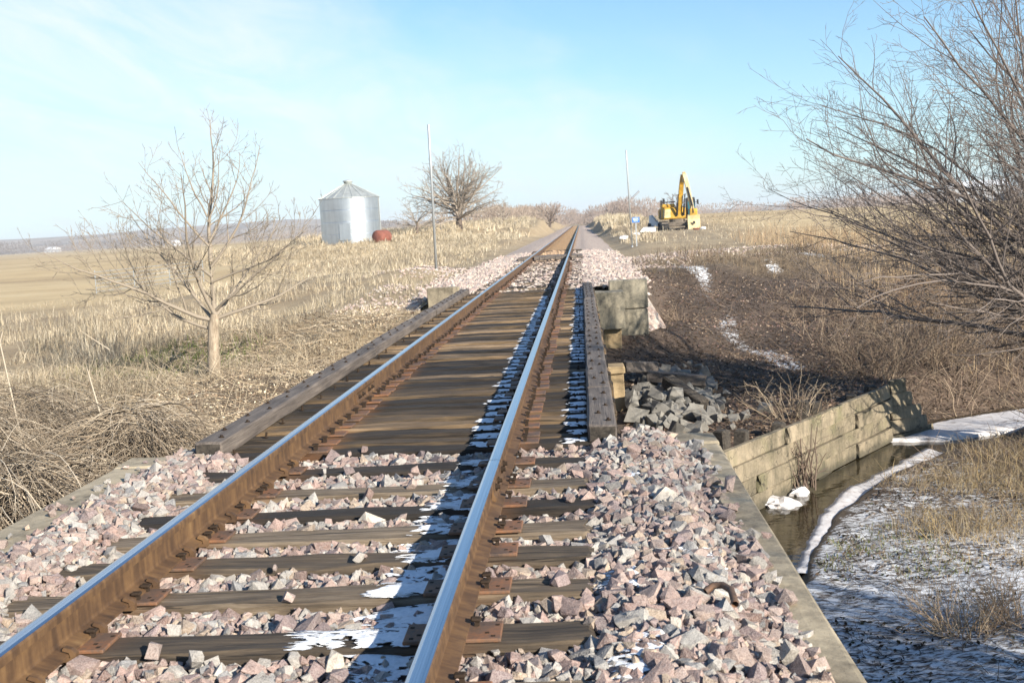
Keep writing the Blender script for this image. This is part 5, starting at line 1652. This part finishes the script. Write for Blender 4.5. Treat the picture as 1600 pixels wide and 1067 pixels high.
MB().box(1.522, 1.53, -.5, .8, 1.45, 2.55).build('side_window', M['glass'], cab)
MB().bar((1.5, -.6, 2.3), (1.72, -.72, 2.3), .02).box(1.64, 1.80, -.76, -.70, 2.1, 2.5).build('mirror', M['black'], cab)
def limb(name, pts, w, mat, x, parent=ex):
    """tapered box beam in the yz plane: pts = (y, z, half depth)"""
    b = MB(); n = len(pts); V = []
    P = np.array([(p[0], p[1]) for p in pts], float); T = np.gradient(P, axis=0); T /= np.linalg.norm(T, axis=1, keepdims=True)
    for i, p in enumerate(pts):
        nrm = np.array([-T[i][1], T[i][0]])
        for s, xx in ((1, -w), (1, w), (-1, w), (-1, -w)):
            q = P[i] + nrm * p[2] * s
            V.append((x(i / (n - 1)) + xx, q[0], q[1]))
    F = [(i * 4 + k, i * 4 + (k + 1) % 4, i * 4 + 4 + (k + 1) % 4, i * 4 + 4 + k) for i in range(n - 1) for k in range(4)] + [(0, 1, 2, 3)[::-1], tuple(4 * n - 4 + k for k in range(4))]
    return b.add(V, F).build(name, mat, parent)
boom = limb('boom', [(-.3, 1.3, .18), (-.6, 2.2, .26), (-.95, 3.1, .26), (-1.5, 3.9, .18), (-2.2, 4.5, .11)], .17, M['yellow'], lambda t: .22 + .22 * t)
limb('boom_bracket', [(-2.15, 3.95, .1), (-2.35, 4.5, .1), (-2.5, 4.75, .07)], .12, M['yellow_pale'], lambda t: .46 + .05 * t)
limb('stick', [(-2.35, 4.62, .14), (-2.7, 3.6, .20), (-3.0, 2.4, .17), (-3.15, 1.25, .10)], .15, M['yellow_pale'], lambda t: .55 + .55 * t)
for s in (-.28, .28):
    MB().bar((.25 + s, -.55, 1.25), (.3 + s, -1.0, 2.2), .085).bar((.3 + s, -1.0, 2.2), (.36 + s, -1.35, 3.0), .045).build('boom_cylinder', M['black'], ex)
MB().bar((.38, -1.0, 3.5), (.5, -2.0, 4.55), .10).bar((.5, -2.0, 4.55), (.52, -2.4, 4.72), .05).build('stick_cylinder', M['grey_roof'], ex)
MB().bar((.70, -2.95, 3.5), (1.02, -3.35, 2.0), .07).bar((1.02, -3.35, 2.0), (1.08, -3.4, 1.4), .04).build('bucket_cylinder', M['black'], ex)
bk = MB()
bk.prism([(-3.65, .05), (-3.30, .0), (-2.85, .12), (-2.65, .55), (-2.8, 1.0), (-3.2, 1.25), (-3.4, 1.2), (-3.3, .9), (-3.5, .55)], .60, 1.58, axis='x')
bk_o = bk.build('bucket', M['yellow_pale'], ex)
for k in range(5):
    MB().box(.62 + .22 * k, .70 + .22 * k, -3.78, -3.62, .02, .09).build('bucket_tooth', M['grey_roof'], bk_o)
MB().box(.78, 1.40, -3.35, -3.05, 1.1, 1.75, bev=.04).build('bucket_linkage', M['yellow'], ex)
MB().box(.98, 1.16, -3.68, -3.66, .5, .74).build('bucket_mark', M['black'], bk_o)
# small white trailer part-hidden behind the excavator
tr = empty('white_trailer', (7.75, 97.8, zt(7.75, 97.8)), R(-12), label='small white trailer with black tyres beside the excavator tracks', cat='trailer')
MB().prism([(-.5, .55), (.45, .45), (.45, .62), (.1, .85), (-.35, 1.45), (-.5, 1.4)], -.5, .9).build('trailer_bed', M['white'], tr)
for y in (-.35, .75):
    MB().lathe([(.36, -.62), (.40, -.58), (.40, -.38), (.36, -.34)], 16, (0, y, .38), axis='x').build('tyre', M['black'], tr)
    MB().lathe([(.36, .26), (.40, .30), (.40, .46), (.36, .5)], 16, (0, y, .38), axis='x').build('tyre', M['black'], tr)
# soil bank and bits of rubbish
for q, (x, y, r, lab, mt) in enumerate(((5.6, 74, .13, 'small red rubbish bit lying in the grass before the excavator', 'tank'), (6.1, 74.6, .13, 'small white rubbish bit beside the red one', 'white'), (2.9, 72, .2, 'white lump of rubble by the track side, the one nearest the rails', 'white'), (3.75, 73.5, .15, 'small white rubble lump in the middle of the row', 'white'), (4.7, 76.5, .3, 'larger pale slab of rubble farthest from the rails', 'white'))):
    v, f = stone_mesh(500 + q, 16)
    me = mesh_np('rubble', v * np.array([1.4, 1, .7]), [f])
    obj('rubble_lump', me, M[mt], loc=(x + (1.1 if q > 1 else 3.2), y, zt(x + (1.1 if q > 1 else 3.2), y) + r * .5 + .15), label=lab, cat='rubble').scale = (r, r, r)

# ------------------------------------------------------------------ far farm buildings
def grain_station():
    g_ = empty('grain_elevator', (15.8, 420, 1.2), label='far silver grain elevator with a slanting conveyor above the bank', cat='grain elevator')
    for q, (x, r, h) in enumerate(((-3.2, 2.4, 3.2), (1.5, 2.7, 3.7))):
        b = MB().lathe([(r, 0), (r, h)], 24, (x, 0, 0), caps=False).build('bin', M['pale_wall'], g_, True)
        MB().lathe([(r + .15, h - .1), (.3, h + 1.9), (.05, h + 2.1)], 24, (x, 0, 0)).build('bin_roof', M['white'], b, True)
    MB().box(3.0, 6.6, -2, 2, 0, 2.9).build('shed', M['pale_wall'], g_)
    MB().prism([(2.7, 2.9), (6.9, 2.9), (4.8, 4.6)], -2.2, 2.2).build('shed_roof', M['white'], g_)
    MB().bar((-1.0, -2.6, 2.0), (7.4, -2.6, 9.6), .32, n=6).build('conveyor', M['grey_roof'], g_)
    MB().bar((-3.2, -.3, 5.9), (1.5, -.3, 6.4), .22, n=6).bar((1.5, 0, 5.5), (1.5, 0, 7.0), .15, n=6).build('catwalk', M['grey_roof'], g_)
grain_station()
def shed(x, y, z, w, d, h, rh, rz, label, name='farm_shed', roof='white'):
    s = empty(name, (x, y, z), rz, label=label, cat='shed')
    MB().box(-w / 2, w / 2, -d / 2, d / 2, -1, h).build('wall', M['pale_wall'], s)
    MB().prism([(-w / 2 - .3, h + .003), (w / 2 + .3, h + .003), (0, h + rh)], -d / 2 - .3, d / 2 + .3).build('roof', M[roof], s)
    MB().box(-w * .18, w * .18, -d / 2 - .05, -d / 2 - .01, 0, h * .8).build('door', M['grey_roof'], s)
    return s
shed(104, 300, .6, 9, 14, 3.6, 1.6, R(75), 'long pale farm shed on the horizon seen through the big tree')
shed(116, 290, .6, 6, 8, 3.0, 1.4, R(60), 'smaller pale farm shed beside the long one behind the big tree')
shed(-610, 1080, -.7, 8, 10, 3, 2, R(60), 'tiny white farmhouse at the foot of the hills, farthest from the track')
shed(-520, 1080, -.7, 14, 9, 3, 2, R(80), 'long white barn at the foot of the hills behind the sapling')
shed(-330, 900, -.7, 6, 7, 2.6, 2, R(50), 'small white farmhouse at the foot of the hills near the grain bin')

# ------------------------------------------------------------------ air
hz = MB().box(-4100, 4100, -450, 4600, -4.2, 46)
hm = bpy.data.materials.new('haze'); hm.use_nodes = True
g = G(hm.node_tree)
out = g.n('OutputMaterial')
pv = g.n('VolumePrincipled', Color=(0.86, 0.92, 1.0), Density=0.00026, Anisotropy=0.0)
g.link(pv.outputs[0], out.inputs['Volume'])
hz.build('haze', hm, kind='stuff')
